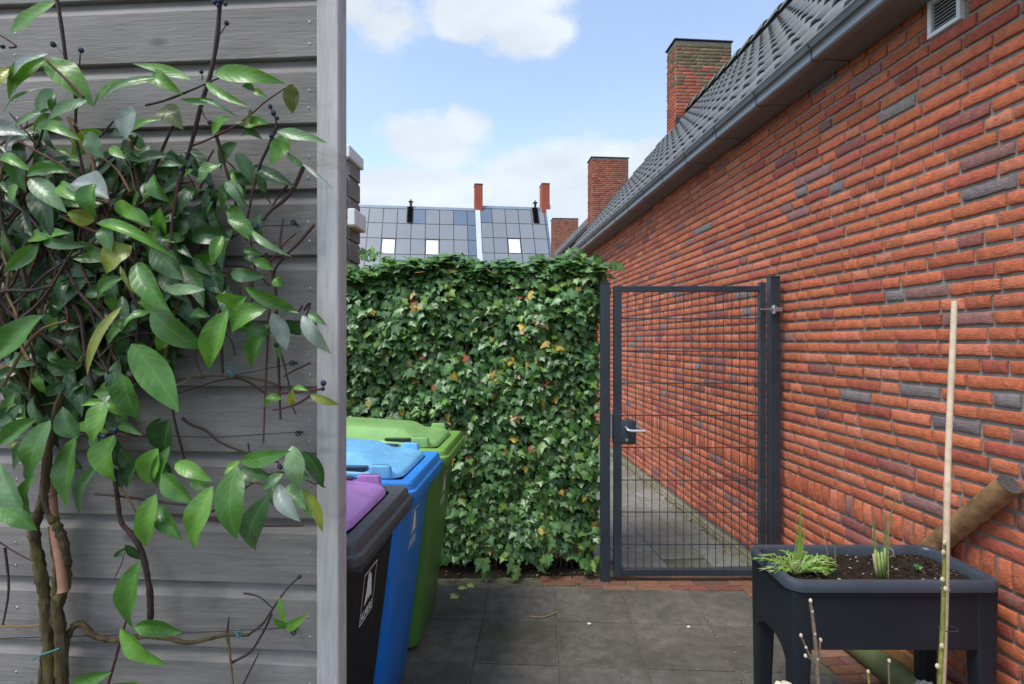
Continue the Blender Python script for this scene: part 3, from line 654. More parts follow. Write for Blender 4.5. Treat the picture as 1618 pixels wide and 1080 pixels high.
bin_('wheelie_bin', 'black wheelie bin with a purple lid beside the shed wall', 1.625, blk, (.50, .25, .60), M_BLACKP, (.075, .078, .082))
bin_('wheelie_bin', 'bright blue wheelie bin between the black one and the green one', 2.215, (.010, .19, .66), (.19, .50, .80), M_PLAST, (.035, .25, .72))
bin_('wheelie_bin', 'green wheelie bin with green lid against the ivy hedge', 2.80, (.080, .215, .040), (.24, .45, .15), M_PLAST, (.17, .36, .07), 0, .02)

# ------------------------------------------------------------------ gate
YG = 3.36; sG = F / YG
def gxz(px, py): v = P(px, py, YG); return v.x, v.z
def square_post(name, label, px0, px1, ptop, par=None, dy=.0, depth=.06, cap=True):
    x0 = gxz(px0, 0)[0]; x1 = gxz(px1, 0)[0]; zt_ = gxz(0, ptop)[1]; t = thing(name, label, 'gate post', ((x0 + x1) / 2, YG + dy, 0), 'W', None)
    b = MB(); b.box(x0, x1, YG + dy - depth / 2, YG + dy + depth / 2, -.03, zt_ - .008, .003); part('tube', b, M_STEEL, t)
    b = MB(); b.box(x0 - .001, x1 + .001, YG + dy - depth / 2 - .001, YG + dy + depth / 2 + .001, zt_ - .008, zt_, .003); part('post_cap', b, plain('black_cap', (.02, .022, .026), .5), t); return t
gpL = square_post('gate_post', 'slim anthracite gate post at the end of the ivy hedge', 948.5, 963, 446, depth=.05)
gpR = square_post('gate_post', 'thicker anthracite gate post against the brick wall', 1216.5, 1232, 436, dy=.02, depth=.06)
b = MB(); x, z = gxz(965, 690); b.box(x - .006, x - .001, YG - .03, YG - .012, gxz(0, 690)[1], gxz(0, 651)[1], .001); b.box(x - .001, x + .004, YG - .03, YG - .026, gxz(0, 690)[1], gxz(0, 651)[1], .001); part('strike_plate', b, M_GALV, gpL)
gate = thing('garden_gate', 'anthracite metal garden gate with wire mesh and lock box', 'gate', (gxz(1089, 0)[0], YG, .03), 'W')
b = MB(); xl0, xl1, xr0, xr1 = [gxz(k, 0)[0] for k in (969.5, 981.5, 1199, 1208)]; zb0, zb1, zt0, zt1 = [gxz(0, k)[1] for k in (908, 898, 461, 452)]
b.box(xl0, xl1, YG - .02, YG + .02, zb0 - .006, zt1, .002); b.box(xr0, xr1, YG - .02, YG + .02, zb0 - .004, gxz(0, 446)[1], .002); b.box(xl1, xr0, YG - .0185, YG + .0185, zb0, zb1, .002); b.box(xl1, xr0, YG - .0185, YG + .0185, zt0, zt1, .002); part('frame', b, M_STEEL, gate)
b = MB()
for y_ in (503, 554, 604.5, 655.5, 706.5, 757.5, 808, 859):
    z = gxz(0, y_)[1]; b.tube([(xl1, YG - .0065, z), ((xl1 + xr0) / 2, YG - .0065 + random.uniform(-.001, .001), z - .001), (xr0, YG - .0065, z)], .0037, 6)
for k in range(17):
    x = gxz(992 + k * 12.62, 0)[0]; b.tube([(x, YG, zb1 - .004), (x + random.uniform(-.001, .001), YG, (zb1 + zt0) / 2), (x, YG, zt0 + .004)], .0025, 6)
part('wire_mesh', b, M_STEEL, gate)
b = MB(); x0, z0_ = gxz(979, 700.5); x1, z1_ = gxz(1003.5, 663)
for y0_, y1_ in ((YG - .027, YG - .001),):
    rr = []
    for dy_, ins in ((-.030, .005), (-.027, .0), (.027, 0), (.030, .005)):
        rr.append([Vector((v.x, YG + dy_, v.y)) for v in [Vector((q_.x, q_.y)) for q_ in rring(x0 + ins, x1 - ins, z0_ + ins, z1_ - ins, .016, 0)]])
    b.loft(rr)
b.box(xl0 - .006, x0 + .005, YG - .022, YG + .022, gxz(0, 698)[1], gxz(0, 654)[1], .002); lk = part('lock_box', b, M_STEEL, gate)
for sg in (-1, 1):
    b = MB(); hx, hz = gxz(987.5, 674); yy = YG + sg * .031; b.tube([(hx, yy, hz), (hx, yy + sg * .012, hz), (hx + .004, yy + sg * .034, hz - .008), (hx + .012, yy + sg * .042, hz - .012), (hx + .03, yy + sg * .044, hz - .0135), (hx + .108, yy + sg * .044, hz - .014)], [.011, .009, .009, .009, .009, .008], 10); part('handle', b, M_ALU, lk)
b = MB(); hx, hz = gxz(988.5, 693); b.tube([(hx, YG - .031, hz), (hx, YG - .0345, hz)], .009, 12); b.box(hx - .003, hx + .003, YG - .036, YG - .0345, hz - .014, hz + .006, .0005); part('keyhole', b, M_GALV, lk)
for y_ in (489, 868):
    b = MB(); hx0, hz = gxz(1198, y_); hx1 = gxz(1232, y_)[0]; b.tube([(hx0, YG - .034, hz), (gxz(1213, 0)[0], YG - .034, hz)], .0055, 8); xm = gxz(1216, 0)[0]
    b.tube([(xm - .006, YG - .034, hz), (xm + .004, YG - .034, hz)], .015, 6); b.tube([(xm + .012, YG - .03, hz - .026), (xm + .012, YG - .03, hz + .026)], .013, 10); b.tube([(xm + .01, YG - .034, hz), (hx1, YG - .034, hz)], .0075, 8); b.box(xm + .02, hx1 - .002, YG - .042, YG - .021, hz - .013, hz + .013, .002); part('hinge', b, M_GALV, gate)

# ------------------------------------------------------------------ ivy hedge
IVY = [(0, .04), (.16, -.14), (.46, -.06), (.42, .18), (.60, .40), (.30, .50), (.17, .72), (0, 1.0), (-.17, .72), (-.30, .50), (-.60, .40), (-.42, .18), (-.46, -.06), (-.16, -.14)]
def ivy_leaf(mb, pos, nrm, down, size, col):
    n = nrm.normalized(); t = (down - n * down.dot(n)); t = t.normalized() if t.length > 1e-3 else n.orthogonal(); s = t.cross(n); a = random.uniform(-.8, .8); t, s = t * math.cos(a) + s * math.sin(a), s * math.cos(a) - t * math.sin(a)
    fold = random.uniform(.1, .38); curl = random.uniform(-.25, .35); wd = random.uniform(.8, 1.1); vs = []; cs = []
    for x, y in IVY:
        y2 = y - .35; vs.append(pos + (s * x * wd + t * y2 + n * (-abs(x) * fold * .8 - curl * y2 * y2 + random.uniform(-.035, .035))) * size); cs.append(tuple(c * .92 for c in col))
    vs.append(pos + n * .05 * size); cs.append(tuple(min(1, c * 1.25 + .012) for c in col))
    L = len(IVY); mb.add(vs, [(i, (i + 1) % L, L) for i in range(L)], cs, True, [(.3, .3, 0)] * len(vs))
hedge = thing('ivy_hedge', 'dense dark green ivy hedge between the bins and the gate', 'hedge', (-.4, 3.62, 0), 'W')
x0h, x1h, zT, yF, yB = -1.75, .53, 2.0, 3.44, 3.82
def bulge(x, z): return .085 * noise.noise((x * 2.6, z * 2.9, 4.2)) + .05 * noise.noise((x * 6.5, z * 6.5, 1.1))
def topz(x): return zT + .055 * noise.noise((x * 3.1, 2.2, 9)) + .02 * noise.noise((x * 9, 5, 9)) - (.05 if x < -.85 else 0) + (.02 if x > .3 else 0)
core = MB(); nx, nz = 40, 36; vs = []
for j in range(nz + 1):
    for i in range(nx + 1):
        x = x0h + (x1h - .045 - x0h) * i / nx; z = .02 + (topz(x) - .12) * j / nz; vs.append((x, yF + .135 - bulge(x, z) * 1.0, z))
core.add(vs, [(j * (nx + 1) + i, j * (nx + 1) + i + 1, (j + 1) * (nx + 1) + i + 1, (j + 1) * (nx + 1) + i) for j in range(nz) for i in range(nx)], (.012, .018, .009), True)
core.box(x0h, x1h - .06, yF + .2, yB, .02, zT - .12, .02, (.012, .016, .009)); part('shaded_core', core, plain('ivy_core_shade', None, .95, 0, 30, .6, 1, .03), hedge)  # stem and foliage core, painted near black as shade for the leaf gaps
st = MB()
for k in range(90):
    x = random.uniform(x0h, x1h - .05); z = 0; pts = []; yy = yF + .06
    for q in range(9): pts.append((x, yy - bulge(x, z) + random.uniform(-.02, .02), z)); x += random.uniform(-.07, .07); z += .22; x = min(x, x1h - .04)
    zz = min(1.0, random.uniform(.3, 1)); pts = pts[:max(3, int(9 * zz))]; st.tube(pts, [random.uniform(.002, .005)] * len(pts), 5, (.10, .065, .04))
for k in range(60):
    x = random.uniform(x0h, x1h); z = random.uniform(.1, 1.9); p0 = Vector((x, yF - bulge(x, z) - .01, z)); st.tube([p0, p0 + Vector((random.uniform(-.04, .04), -.03, random.uniform(-.04, .02))), p0 + Vector((random.uniform(-.09, .09), -.02, random.uniform(-.09, .03)))], .0016, 4, (.22, .12, .07))
part('stems', st, M_TWIG, hedge)
lv = MB()
def ivycol(x, z, top=False):
    q = random.random(); k = random.uniform(.75, 1.3); cl = noise.noise((x * 3, z * 3, 7))
    yel = .032 if (x > -.5 and 1.0 < z < 1.8) else .015
    if q < yel: return (.50 * k, .36 * k, .06)
    if q < yel + .012: return (.30, .09, .04)
    if q < yel + .13 + cl * .1: return (.13 * k, .24 * k, .035 * k)
    if q < .5: return (.046 * k, .126 * k, .024 * k)
    return (.092 * k, .200 * k, .058 * k)
dn = Vector((0, 0, -1))
for k in range(10500):
    x = random.uniform(x0h, x1h + .015); z = random.uniform(.05, 2.0); tz = topz(x)
    if z > tz + .02: continue
    if z < .1 + .09 * noise.noise((x * 5, 1, 1)) : continue
    dpt = random.random() ** 1.5 * .13; bb = bulge(x, z); rnd = max(0, (z - tz + .16) / .16)
    y = yF - bb + dpt + rnd * rnd * .10 - .01
    n = Vector((random.gauss(0, .42), -1, random.gauss(.6, .5) + rnd * 1.2)); ivy_leaf(lv, Vector((x, y, z)), n, dn + Vector((0, -.25, 0)), random.choice((.040, .046, .054, .062, .070)) * random.uniform(.85, 1.2), ivycol(x, z))
for k in range(1700):    # top face and its fringe
    x = random.uniform(x0h, x1h + .10); y = random.uniform(yF + .0, yB + .02); z = topz(x) + random.uniform(-.05, .035) - .04 * ((y - yF) < .05)
    ivy_leaf(lv, Vector((x, y, z)), Vector((random.gauss(0, .4), random.gauss(-.35, .35), 1)), Vector((random.gauss(0, .5), -1, -.3)), random.uniform(.05, .082), ivycol(x, z))
for k in range(900):     # right-hand end, bulging behind the gate post near the top
    z = random.uniform(.1, 2.0); ext = .10 * max(0, min(1, (z - 1.35) / .5)); y = random.uniform(yF + .02, yB); x = x1h + ext * random.uniform(.3, 1) + random.uniform(-.02, .0)
    ivy_leaf(lv, Vector((x, y, z)), Vector((1, random.gauss(-.6, .4), random.gauss(.4, .3))), dn, random.uniform(.045, .075), ivycol(x, z))
for k in range(6):     # stray shoots
    x = random.uniform(-1.1, x1h); z = random.choice((topz(x), random.uniform(.3, 1.95), random.uniform(.3, 1.95))); p0 = Vector((x, yF - bulge(x, z) + (.08 if z > 1.9 else -.02), z)); d = Vector((random.gauss(0, .5), -.5, random.uniform(-.9, .5) if z < 1.9 else random.uniform(.2, .9))).normalized()
    for q in range(5): ivy_leaf(lv, p0 + d * .028 * q + Vector((random.uniform(-.018, .018), 0, random.uniform(-.018, .018))), Vector((random.gauss(0, .5), -1, .7)), dn + d, .058 - q * .006, (.14, .27, .05) if random.random() < .5 else ivycol(x, z))
for px, py in ((742, 410), (800, 410), (700, 418), (850, 405), (905, 398), (935, 402), (575, 398), (590, 402), (640, 415), (968, 425)):
    w = P(px, py, 3.6)
    for q in range(5): ivy_leaf(lv, w + Vector((random.uniform(-.05, .05), random.uniform(-.05, .05), random.uniform(-.05, .02))), Vector((random.gauss(0, .5), -.8, random.uniform(0, 1))), dn, random.uniform(.05, .075), ivycol(0, 0))
for px, py in ((765, 905), (815, 915), (930, 905), (700, 890), (860, 900)):
    w = P(px, py, 3.36)
    for q in range(4): ivy_leaf(lv, w + Vector((random.uniform(-.04, .04), random.uniform(-.03, .03), random.uniform(-.0, .08))), Vector((random.gauss(0, .4), -1, .5)), dn, random.uniform(.05, .08), ivycol(0, 0))
part('leaves', lv, M_IVY, hedge, normals=False)
hs = MB(); vs = []; nx, ny = 60, 12
for j in range(ny + 1):
    for i in range(nx + 1):
        x = -1.9 + 2.42 * i / nx; y = 3.37 + .5 * j / ny; vs.append((x, y, -.02 + .045 * min(1, j / 3) + .012 * noise.noise((x * 14, y * 14, 0))))
hs.add(vs, [(j * (nx + 1) + i, j * (nx + 1) + i + 1, (j + 1) * (nx + 1) + i + 1, (j + 1) * (nx + 1) + i) for j in range(ny) for i in range(nx)], (.03, .022, .015), True)
tag(finish('soil_bed', hs, M_SOIL, (0, 0, 0)), None, kind='structure')

# ------------------------------------------------------------------ raised planter
pl = thing('raised_planter', 'dark grey plastic raised planter on four legs beside the brick wall', 'planter', (1.355, 2.06, 0), 'W')
px0, px1, py0, py1 = .975, 1.735, 1.885, 2.245
b = MB(); O = lambda i, z, r: rring(px0 + i, px1 - i, py0 + i, py1 - i, r, z, 6)
b.loft([O(.030, .402, .03), O(.026, .407, .03), O(.021, .60, .035), O(.020, .612, .035)], cap1=False, cap0=True)
b.loft([O(.036, .60, .04), O(.036, .56, .04)], cap0=False, cap1=True); basin = part('basin', b, M_PLANT, pl)
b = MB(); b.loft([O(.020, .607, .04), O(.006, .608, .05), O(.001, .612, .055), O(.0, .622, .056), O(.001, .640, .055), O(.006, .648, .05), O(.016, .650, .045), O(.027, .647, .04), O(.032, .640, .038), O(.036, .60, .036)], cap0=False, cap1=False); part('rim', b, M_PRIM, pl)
b = MB(); b.box(px0 + .075, px1 - .075, py0 + .0175, py0 + .023, .59, .606, .002); b.box(px0 + .07, px1 - .07, py0 + .0195, py0 + .0235, .40, .585, .002); part('front_panel', b, M_PLANT, pl)
for i, cx in enumerate((px0 + .018, px1 - .018)):
    for j, cy in enumerate((py0 + .018, py1 - .018)):
        b = MB(); sx_ = 1 if i == 0 else -1; sy_ = 1 if j == 0 else -1; rings = []
        for z, w_ in ((0, .052), (.01, .055), (.38, .070), (.45, .076), (.606, .080)):
            ins = .006 * (1 - z / .6) + (0.0); xa, ya = cx + sx_ * (ins - .004), cy + sy_ * (ins - .004)
            rings.append(rring(min(xa, xa + sx_ * w_), max(xa, xa + sx_ * w_), min(ya, ya + sy_ * w_ * .9), max(ya, ya + sy_ * w_ * .9), .012, z, 3))
        b.loft(rings); part('leg', b, M_PLANT, pl)
for xa in (px0 + .0155, px1 - .0235):
    b = MB(); n = 12; ys = [py0 + .06 + (py1 - py0 - .12) * k / n for k in range(n + 1)]
    for y_ in range(n):
        f = lambda t: .395 - .06 * abs(2 * t - 1) ** 3
        z0_, z1_ = f(y_ / n), f((y_ + 1) / n); A = [(xa, ys[y_], z0_), (xa, ys[y_ + 1], z1_), (xa, ys[y_ + 1], .60), (xa, ys[y_], .60)]; B = [(v[0] + .008, v[1], v[2]) for v in A]
        b.add(A + B, [(0, 1, 2, 3), (7, 6, 5, 4), (0, 4, 5, 1)])
    part('side_rail', b, M_PLANT, pl)
so = MB(); nx, ny = 110, 50; vs = []; cs = []
for j in range(ny + 1):
    for i in range(nx + 1):
        x = px0 + .034 + (px1 - px0 - .068) * i / nx; y = py0 + .034 + (py1 - py0 - .068) * j / ny
        h = .614 + .012 * noise.noise((x * 9, y * 9, 2)) + .007 * noise.noise((x * 40, y * 40, 3)) + .004 * noise.noise((x * 110, y * 110, 3)); vs.append((x, y, h)); k = random.uniform(.6, 1.4); cs.append((.028 * k, .019 * k, .013 * k))
so.add(vs, [(j * (nx + 1) + i, j * (nx + 1) + i + 1, (j + 1) * (nx + 1) + i + 1, (j + 1) * (nx + 1) + i) for j in range(ny) for i in range(nx)], cs, False)
for k in range(520):
    x = random.uniform(px0 + .05, px1 - .05); y = random.uniform(py0 + .045, py1 - .045); c = random.choice([(.06, .03, .018), (.09, .05, .03), (.022, .015, .010), (.016, .012, .009), (.19, .085, .045)]) if random.random() < .93 else (.55, .50, .44)
    so.sphere((x, y, .617 + .012 * noise.noise((x * 9, y * 9, 2)) + random.uniform(-.002, .004)), random.uniform(.0015, .0052), c, 5, 4, (random.uniform(.7, 1.8), random.uniform(.6, 1.3), .6))
tag(solo('potting_soil', so, M_SOIL, 'dark crumbly soil with bark chips filling the raised planter', 'soil', (1.355, 2.06, .6)), None, kind='stuff')
def blade(mb, pts, w, col, col2=None, nrm=Vector((0, -1, .3)), fold=.2):
    pts = [Vector(p_) for p_ in pts]; n = len(pts); vs = []; cs = []
    for i, p_ in enumerate(pts):
        t = (pts[min(i + 1, n - 1)] - pts[max(i - 1, 0)]).normalized(); s_ = t.cross(nrm).normalized(); f = i / (n - 1); ww = w * (1 - f ** 2.2 * .95) * (.75 + .25 * min(1, f * 4)) * .5; u = s_.cross(t)
        vs += [p_ - s_ * ww + u * ww * fold, p_, p_ + s_ * ww + u * ww * fold]; c = tuple(a + (b_ - a) * f for a, b_ in zip(col, col2 or col)); cs += [c, tuple(x * .8 for x in c), c]
    mb.add(vs, [(i * 3 + k, i * 3 + k + 1, i * 3 + k + 4, i * 3 + k + 3) for i in range(n - 1) for k in (0, 1)], cs, True, [(.3, .3, 0)] * len(vs))
b = MB(); c0 = P(1262, 905, 2.04); c0.z = .615; c0.x -= .01
for k in range(60):
    a = random.uniform(0, 2 * math.pi); L = random.uniform(.06, .145) * (1.15 if math.cos(a) < 0 else 1.0); e = c0 + Vector((math.cos(a) * .02, math.sin(a) * .012, 0)); hgt = random.uniform(.015, .06); pts = []
    for q in range(6): f = q / 5; pts.append(e + Vector((math.cos(a) * L * f, math.sin(a) * L * f * .55, hgt * math.sin(f * 2.3) + .003))); 
    pale = random.random() < .3; col = (.42, .50, .22) if pale else (.27, .47, .08); w_ = random.uniform(.006, .012); blade(b, pts, w_, (.5, .52, .32), col, Vector((0, -.3, 1)))
    if random.random() < .75:
        for q in range(1, 5):
            for sg in (-1, 1):
                d = Vector((-math.sin(a), math.cos(a) * .6, .1)) * sg; blade(b, [pts[q], pts[q] + d * .009 + (pts[q] - pts[q - 1]) * .4, pts[q] + d * .017 + (pts[q] - pts[q - 1]) * .8], .006, col, col, Vector((0, -.3, 1)))
for (tx, ty, w_) in ((1264, 786, .012), (1258, 815, .006), (1272, 830, .012), (1266, 830, .010)):
    e = P(tx, ty, 2.06); b_ = c0 + Vector((random.uniform(-.01, .012), .01, 0)); blade(b, [b_.lerp(e, f) + Vector((.006 * math.sin(f * 3), 0, 0)) for f in (0, .25, .5, .75, 1)], w_, (.30, .42, .10), (.16, .36, .04))
solo('endive_plant', b, M_HERB, 'ragged bright green leafy plant in the left end of the planter', 'plant', tuple(c0), normals=False)
b = MB(); l0 = P(1395, 905, 2.0); l0.z = .612; l0.x = P(1393, 900, 2.0).x
for i, (bx, pts, w_, ca, cb) in enumerate(((-.016, ((1383, 868), (1381, 830), (1379, 803)), .010, (.34, .42, .12), (.10, .24, .06)), (-.006, ((1387, 872), (1386, 865)), .011, (.38, .48, .14), (.12, .30, .07)), (.006, ((1393, 872), (1392, 858)), .009, (.33, .45, .16), (.08, .25, .12)), (.016, ((1398, 865), (1399, 835), (1398, 808)), .012, (.32, .45, .12), (.16, .22, .06)), (.020, ((1402, 850), (1407, 812), (1417, 786), (1420, 792)), .006, (.30, .42, .12), (.32, .25, .14)), (.022, ((1403, 820), (1410, 825), (1409, 838)), .004, (.40, .34, .20), (.5, .42, .30)), (.016, ((1400, 861), (1411, 869), (1412, 877), (1404, 880)), .006, (.5, .45, .25), (.55, .48, .32)), (-.018, ((1380, 875), (1380, 890)), .009, (.5, .42, .25), (.45, .36, .22)))):
    r0 = l0 + Vector((bx, random.uniform(-.008, .008), 0)); q = [r0] + [P(x_, y_, 2.0) for x_, y_ in pts]
    if len(q) == 2: q = [q[0], q[0].lerp(q[1], .5), q[1]]
    if w_ > .008: b.tube([r0, r0.lerp(q[1], .6), q[1]], [.0065, .006, .004], 8, ca)
    fine = []
    for a_, c_ in zip(q[:-1], q[1:]): fine += [a_.lerp(c_, t) for t in (0, .33, .66)]
    blade(b, fine + [q[-1]], w_, ca, cb)
solo('leek_plant', b, M_HERB, 'clump of thin upright leeks in the middle of the planter', 'plant', tuple(l0), normals=False)
b = MB(); s0_ = P(1312, 900, 2.02); s0_.z = .612
for x_, y_, bx_ in ((1300, 835, 1316), (1319, 862, 1322)):
    q = P(bx_, 900, 2.02); q.z = .612; e = P(x_, y_, 2.02); b.tube([q, q.lerp(e, .4) + Vector((-.002, 0, 0)), e], [.0018, .0016, .0007], 5, (.22, .30, .13))
solo('seedling', b, M_HERB, 'two thin grassy shoots between the leafy plant and the leeks', 'plant', tuple(s0_), normals=False)
b = MB(); s1_ = P(1452, 898, 2.06); s1_.z = .618
for k in range(9):
    a = random.uniform(0, 6.28); e = s1_ + Vector((math.cos(a) * .022, math.sin(a) * .015, random.uniform(.006, .022))); blade(b, [s1_, s1_.lerp(e, .5) + Vector((0, 0, .008)), e], .010, (.12, .30, .06), (.16, .38, .14), Vector((0, -.4, 1)))
solo('seedling', b, M_HERB, 'tiny low green seedling near the right end of the planter', 'plant', tuple(s1_), normals=False)

# ------------------------------------------------------------------ logs and plank by the wall
M_SAWN = plain('sawn_grey_end', None, .85, 0, 60, .4)
def log(name, label, a, b_, r, n=20, col=(.3, .2, .1), endcol=(.06, .055, .05), mat=None):
    mb = MB(); a, b_ = Vector(a), Vector(b_); m = 10; base = tuple((a + b_) / 2); ax = (b_ - a).normalized()
    o = ax.orthogonal().normalized(); o2 = ax.cross(o); pts = []; fs = []
    for i in range(m + 1):
        c_ = a.lerp(b_, i / m)
        for k in range(n):
            q = 2 * math.pi * k / n; rr = r * (1 + .05 * noise.noise((math.cos(q) * 1.5, math.sin(q) * 1.5, i * .5 + a.x)) + (.04 if i in (3, 7) else 0)); pts.append(c_ + (o * math.cos(q) + o2 * math.sin(q)) * rr)
    fs = [(i * n + k, i * n + (k + 1) % n, (i + 1) * n + (k + 1) % n, (i + 1) * n + k) for i in range(m) for k in range(n)]
    mb.add(pts, fs, col, True); t = thing(name, label, 'log', base); part('bark', mb, mat or M_LOG, t)
    for c_, s_ in ((a, -1), (b_, 1)):
        e = MB(); e.add([c_ + ax * s_ * .001 + (o * math.cos(2 * math.pi * k / n) + o2 * math.sin(2 * math.pi * k / n)) * r * .985 for k in range(n)], [tuple(range(n))], endcol)
        part('sawn_end', e, M_SAWN, t)
    return t
log('log', 'round brown log leaning against the brick wall behind the planter', FR['H'] @ Vector((1.921, 2.635, .045)), FR['H'] @ Vector((1.924, 1.775, .982)), .039)
wv = lambda d, s_, z: tuple(FR['H'] @ Vector((d, s_, z)))
M_GLOG = mk_board('green_algae_log', (.13, .15, .055))
log('log', 'greenish log lying on the bricks along the wall foot', wv(1.83, 1.35, .058), wv(1.83, 2.56, .058), .054, col=(.5, .2, .3), mat=M_GLOG)
b = MB(); b.box(1.902, 1.928, 1.5, 2.70, .004, .13, .004, (.9, .2, .1)); solo('plank', b, mk_board('fresh_orange_plank', (.40, .19, .065)), 'orange plank standing on edge between the greenish log and the wall', 'plank', (1.915, 2.1, 0), 'H')

# ------------------------------------------------------------------ bamboo stake, twigs in front of the planter
def bamboo(name, label, p0, p1, r0, r1, node, cols, tie=None):
    n = 44; mb = MB(); p0, p1 = Vector(p0), Vector(p1); L = (p1 - p0).length; pts = []; rd = []; cs = []
    k = 0.0; stops = []
    while k < L: stops.append(k); k += node
    for i in range(n + 1): stops.append(L * i / n)
    for q in [x for x in stops[:]]:
        if q % node < 1e-6 and q > 0: stops += [q - .004, q + .004]
    stops = sorted(set(round(min(max(q, 0), L), 5) for q in stops))
    for q in stops:
        f = q / L; nd = min(q % node, node - q % node); pts.append(p0.lerp(p1, f) + Vector((.0015 * math.sin(f * 14), 0, 0))); rd.append((r0 + (r1 - r0) * f) * (1.22 if nd < .001 else 1)); c = tuple(a + (b_ - a) * f for a, b_ in zip(*cols)); cs.append(tuple(x * (.8 if nd < .005 else 1) for x in c))
    mb.tube(pts, rd, 12, (.5, .5, .5), True, cs); return solo(name, mb, M_BAMBOO, label, 'garden cane', tuple(p0))
top = P(1507, 475, 1.2); bot = P(1472, 1596, 1.2); bamboo('bamboo_cane', 'pale bamboo cane standing upright in front of the planter', (bot.x, 1.2, 0), top, .0080, .0058, .235, ((.56, .27, .15), (.66, .54, .38)))
b = MB(); t0 = P(1480, 1180, 1.17); qs = [Vector((t0.x - .02, 1.17, 0)), t0] + [P(x_, y_, 1.175) for x_, y_ in ((1485, 1080), (1490, 985), (1492, 900), (1493, 858))]
b.tube(qs, [.006, .0055, .005, .0048, .004, .003], 7, (.17, .17, .04))
for x_, y_ in ((1493, 857), (1489, 915), (1494, 930), (1488, 1020), (1481, 1052), (1491, 872)): b.sphere(P(x_, y_, 1.169), .0048, (.50, .42, .26), 6, 5, (1, .8, 1.2))
solo('rose_stem', b, M_TWIG, 'thin olive green stem tied to the bamboo cane', 'plant', tuple(qs[0]))
b = MB(); c_ = P(1495, 991, 1.19); b.tube([c_ + Vector((math.cos(a) * .019, math.sin(a) * .013 - .006, .001 * math.sin(a * 3))) for a in [2 * math.pi * k / 16 for k in range(17)]], .0012, 5, (.03, .035, .05)); solo('wire_tie', b, M_DARK, 'dark wire tie round the bamboo cane and the olive stem', 'wire tie', tuple(c_))
sh = thing('bare_shrub', 'leafless young shrub with cream buds below the planter rim', 'shrub', (P(1292, 1080, 1.3).x, 1.3, 0)); b = MB(); buds = []; g0 = Vector((P(1300, 1080, 1.3).x, 1.3, 0))
tw = [[(1293, 1085), (1291, 1040), (1287, 1000), (1283, 965), (1280, 948)], [(1291, 1052), (1282, 1040), (1273, 1022), (1265, 1003)], [(1291, 1060), (1295, 1035), (1296, 1010)], [(1289, 1048), (1272, 1035)], [(1377, 1120), (1374, 1085), (1371, 1060)], [(1407, 1120), (1405, 1080), (1404, 1043)]]
for i, t_ in enumerate(tw):
    q = [P(x_, y_, 1.3) for x_, y_ in t_]; r_ = [.0044, .0025, .0025, .001, .0026, .0024][i]
    if i in (0, 4, 5): q = [g0.lerp(q[0], .0), g0.lerp(q[0], .6) + Vector((.02, 0, 0))] + q
    b.tube(q, [r_ * (1.3 - .6 * k / len(q)) for k in range(len(q))], 6, (.17, .12, .085) if i != 4 else (.28, .25, .06)); 
    for p_ in q[-1:] + (q[2:-1] if i in (0, 1) else []): buds.append((p_ + Vector((0, -.002, 0)), .0042 if p_ is q[-1] else .0032))
part('stem', b, M_TWIG, sh); 
for p_, r_ in buds: bu = MB(); bu.sphere(p_, r_, (.52, .43, .30), 6, 5, (1, 1, 1.2)); part('bud', bu, M_BITS, sh)
b = MB(); c_ = P(1240, 1098, 1.3); 
for k in range(46):
    a = random.uniform(0, 6.28); e = random.uniform(0, 1.3); b.sphere(c_ + Vector((math.cos(a) * math.sin(e) * .030, math.sin(a) * math.sin(e) * .026, math.cos(e) * .022)), .008, (.55, .52, .36), 6, 4)
b.tube([(c_.x + .01, 1.3, 0), (c_.x, 1.3, c_.z)], .003, 6, (.25, .22, .1)); solo('dried_flower_head', b, M_BITS, 'cream dried flower head at the bottom edge beside the planter leg', 'flower', (c_.x, 1.3, 0))
b = MB(); c_ = ground(1468, 1088); c_ = P(1466, 1100, 1.95)
for k in range(40):
    a = random.uniform(0, 6.28); e = random.uniform(0, 1.5); rr = .048 * random.uniform(.75, 1.05); q = Vector((math.cos(a) * math.sin(e) * rr, math.sin(a) * math.sin(e) * rr, math.cos(e) * rr * .9)); blade(b, [c_ + q * .5, c_ + q * .9 + Vector((0, 0, .004)), c_ + q * 1.15], .03, (.20, .21, .22), (.27, .28, .28), Vector((q.x, q.y - .5, q.z)).normalized(), .3)
b.tube([(c_.x, c_.y, 0), (c_.x, c_.y, c_.z)], .004, 6, (.16, .13, .09)); solo('dried_seed_head', b, M_BITS, 'crumpled grey dried seed head between the cane and the planter legs', 'flower', (c_.x, c_.y, 0), normals=False)

# ------------------------------------------------------------------ small things on the ground
for px, py, lab in ((717, 941, 'fallen yellow-green ivy leaf nearest the green bin'), (731, 927, 'fallen yellow-green ivy leaf, middle one of the three by the hedge'), (744, 924, 'fallen yellow-green ivy leaf, rightmost of the three by the hedge')):
    b = MB(); w = ground(px, py, .01); ivy_leaf(b, w, Vector((.1, -.2, 1)), Vector((random.uniform(-1, 1), -1, 0)), .05, (.42, .50, .14)); solo('fallen_leaf', b, M_IVY, lab, 'leaf', tuple(w), normals=False)
b = MB(); q = [ground(x_, y_, .006) for x_, y_ in ((838, 973), (848, 975), (858, 974.5), (870, 971), (880, 966))]; b.tube(q, .0028, 6, (.32, .26, .09)); solo('dry_stalk', b, M_TWIG, 'yellow dry stalk lying across a slab joint', 'stalk', tuple(q[2]))
for px, py, lab in ((931, 985, 'small white pebble on the middle slab'), (1088, 990, 'small white pebble on the slab in front of the gate')):
    b = MB(); w = ground(px, py, .006); b.sphere(w, .009, (.6, .6, .52), 7, 5, (1.3, .8, .6)); solo('pebble', b, M_BITS, lab, 'pebble', tuple(w))
b = MB()
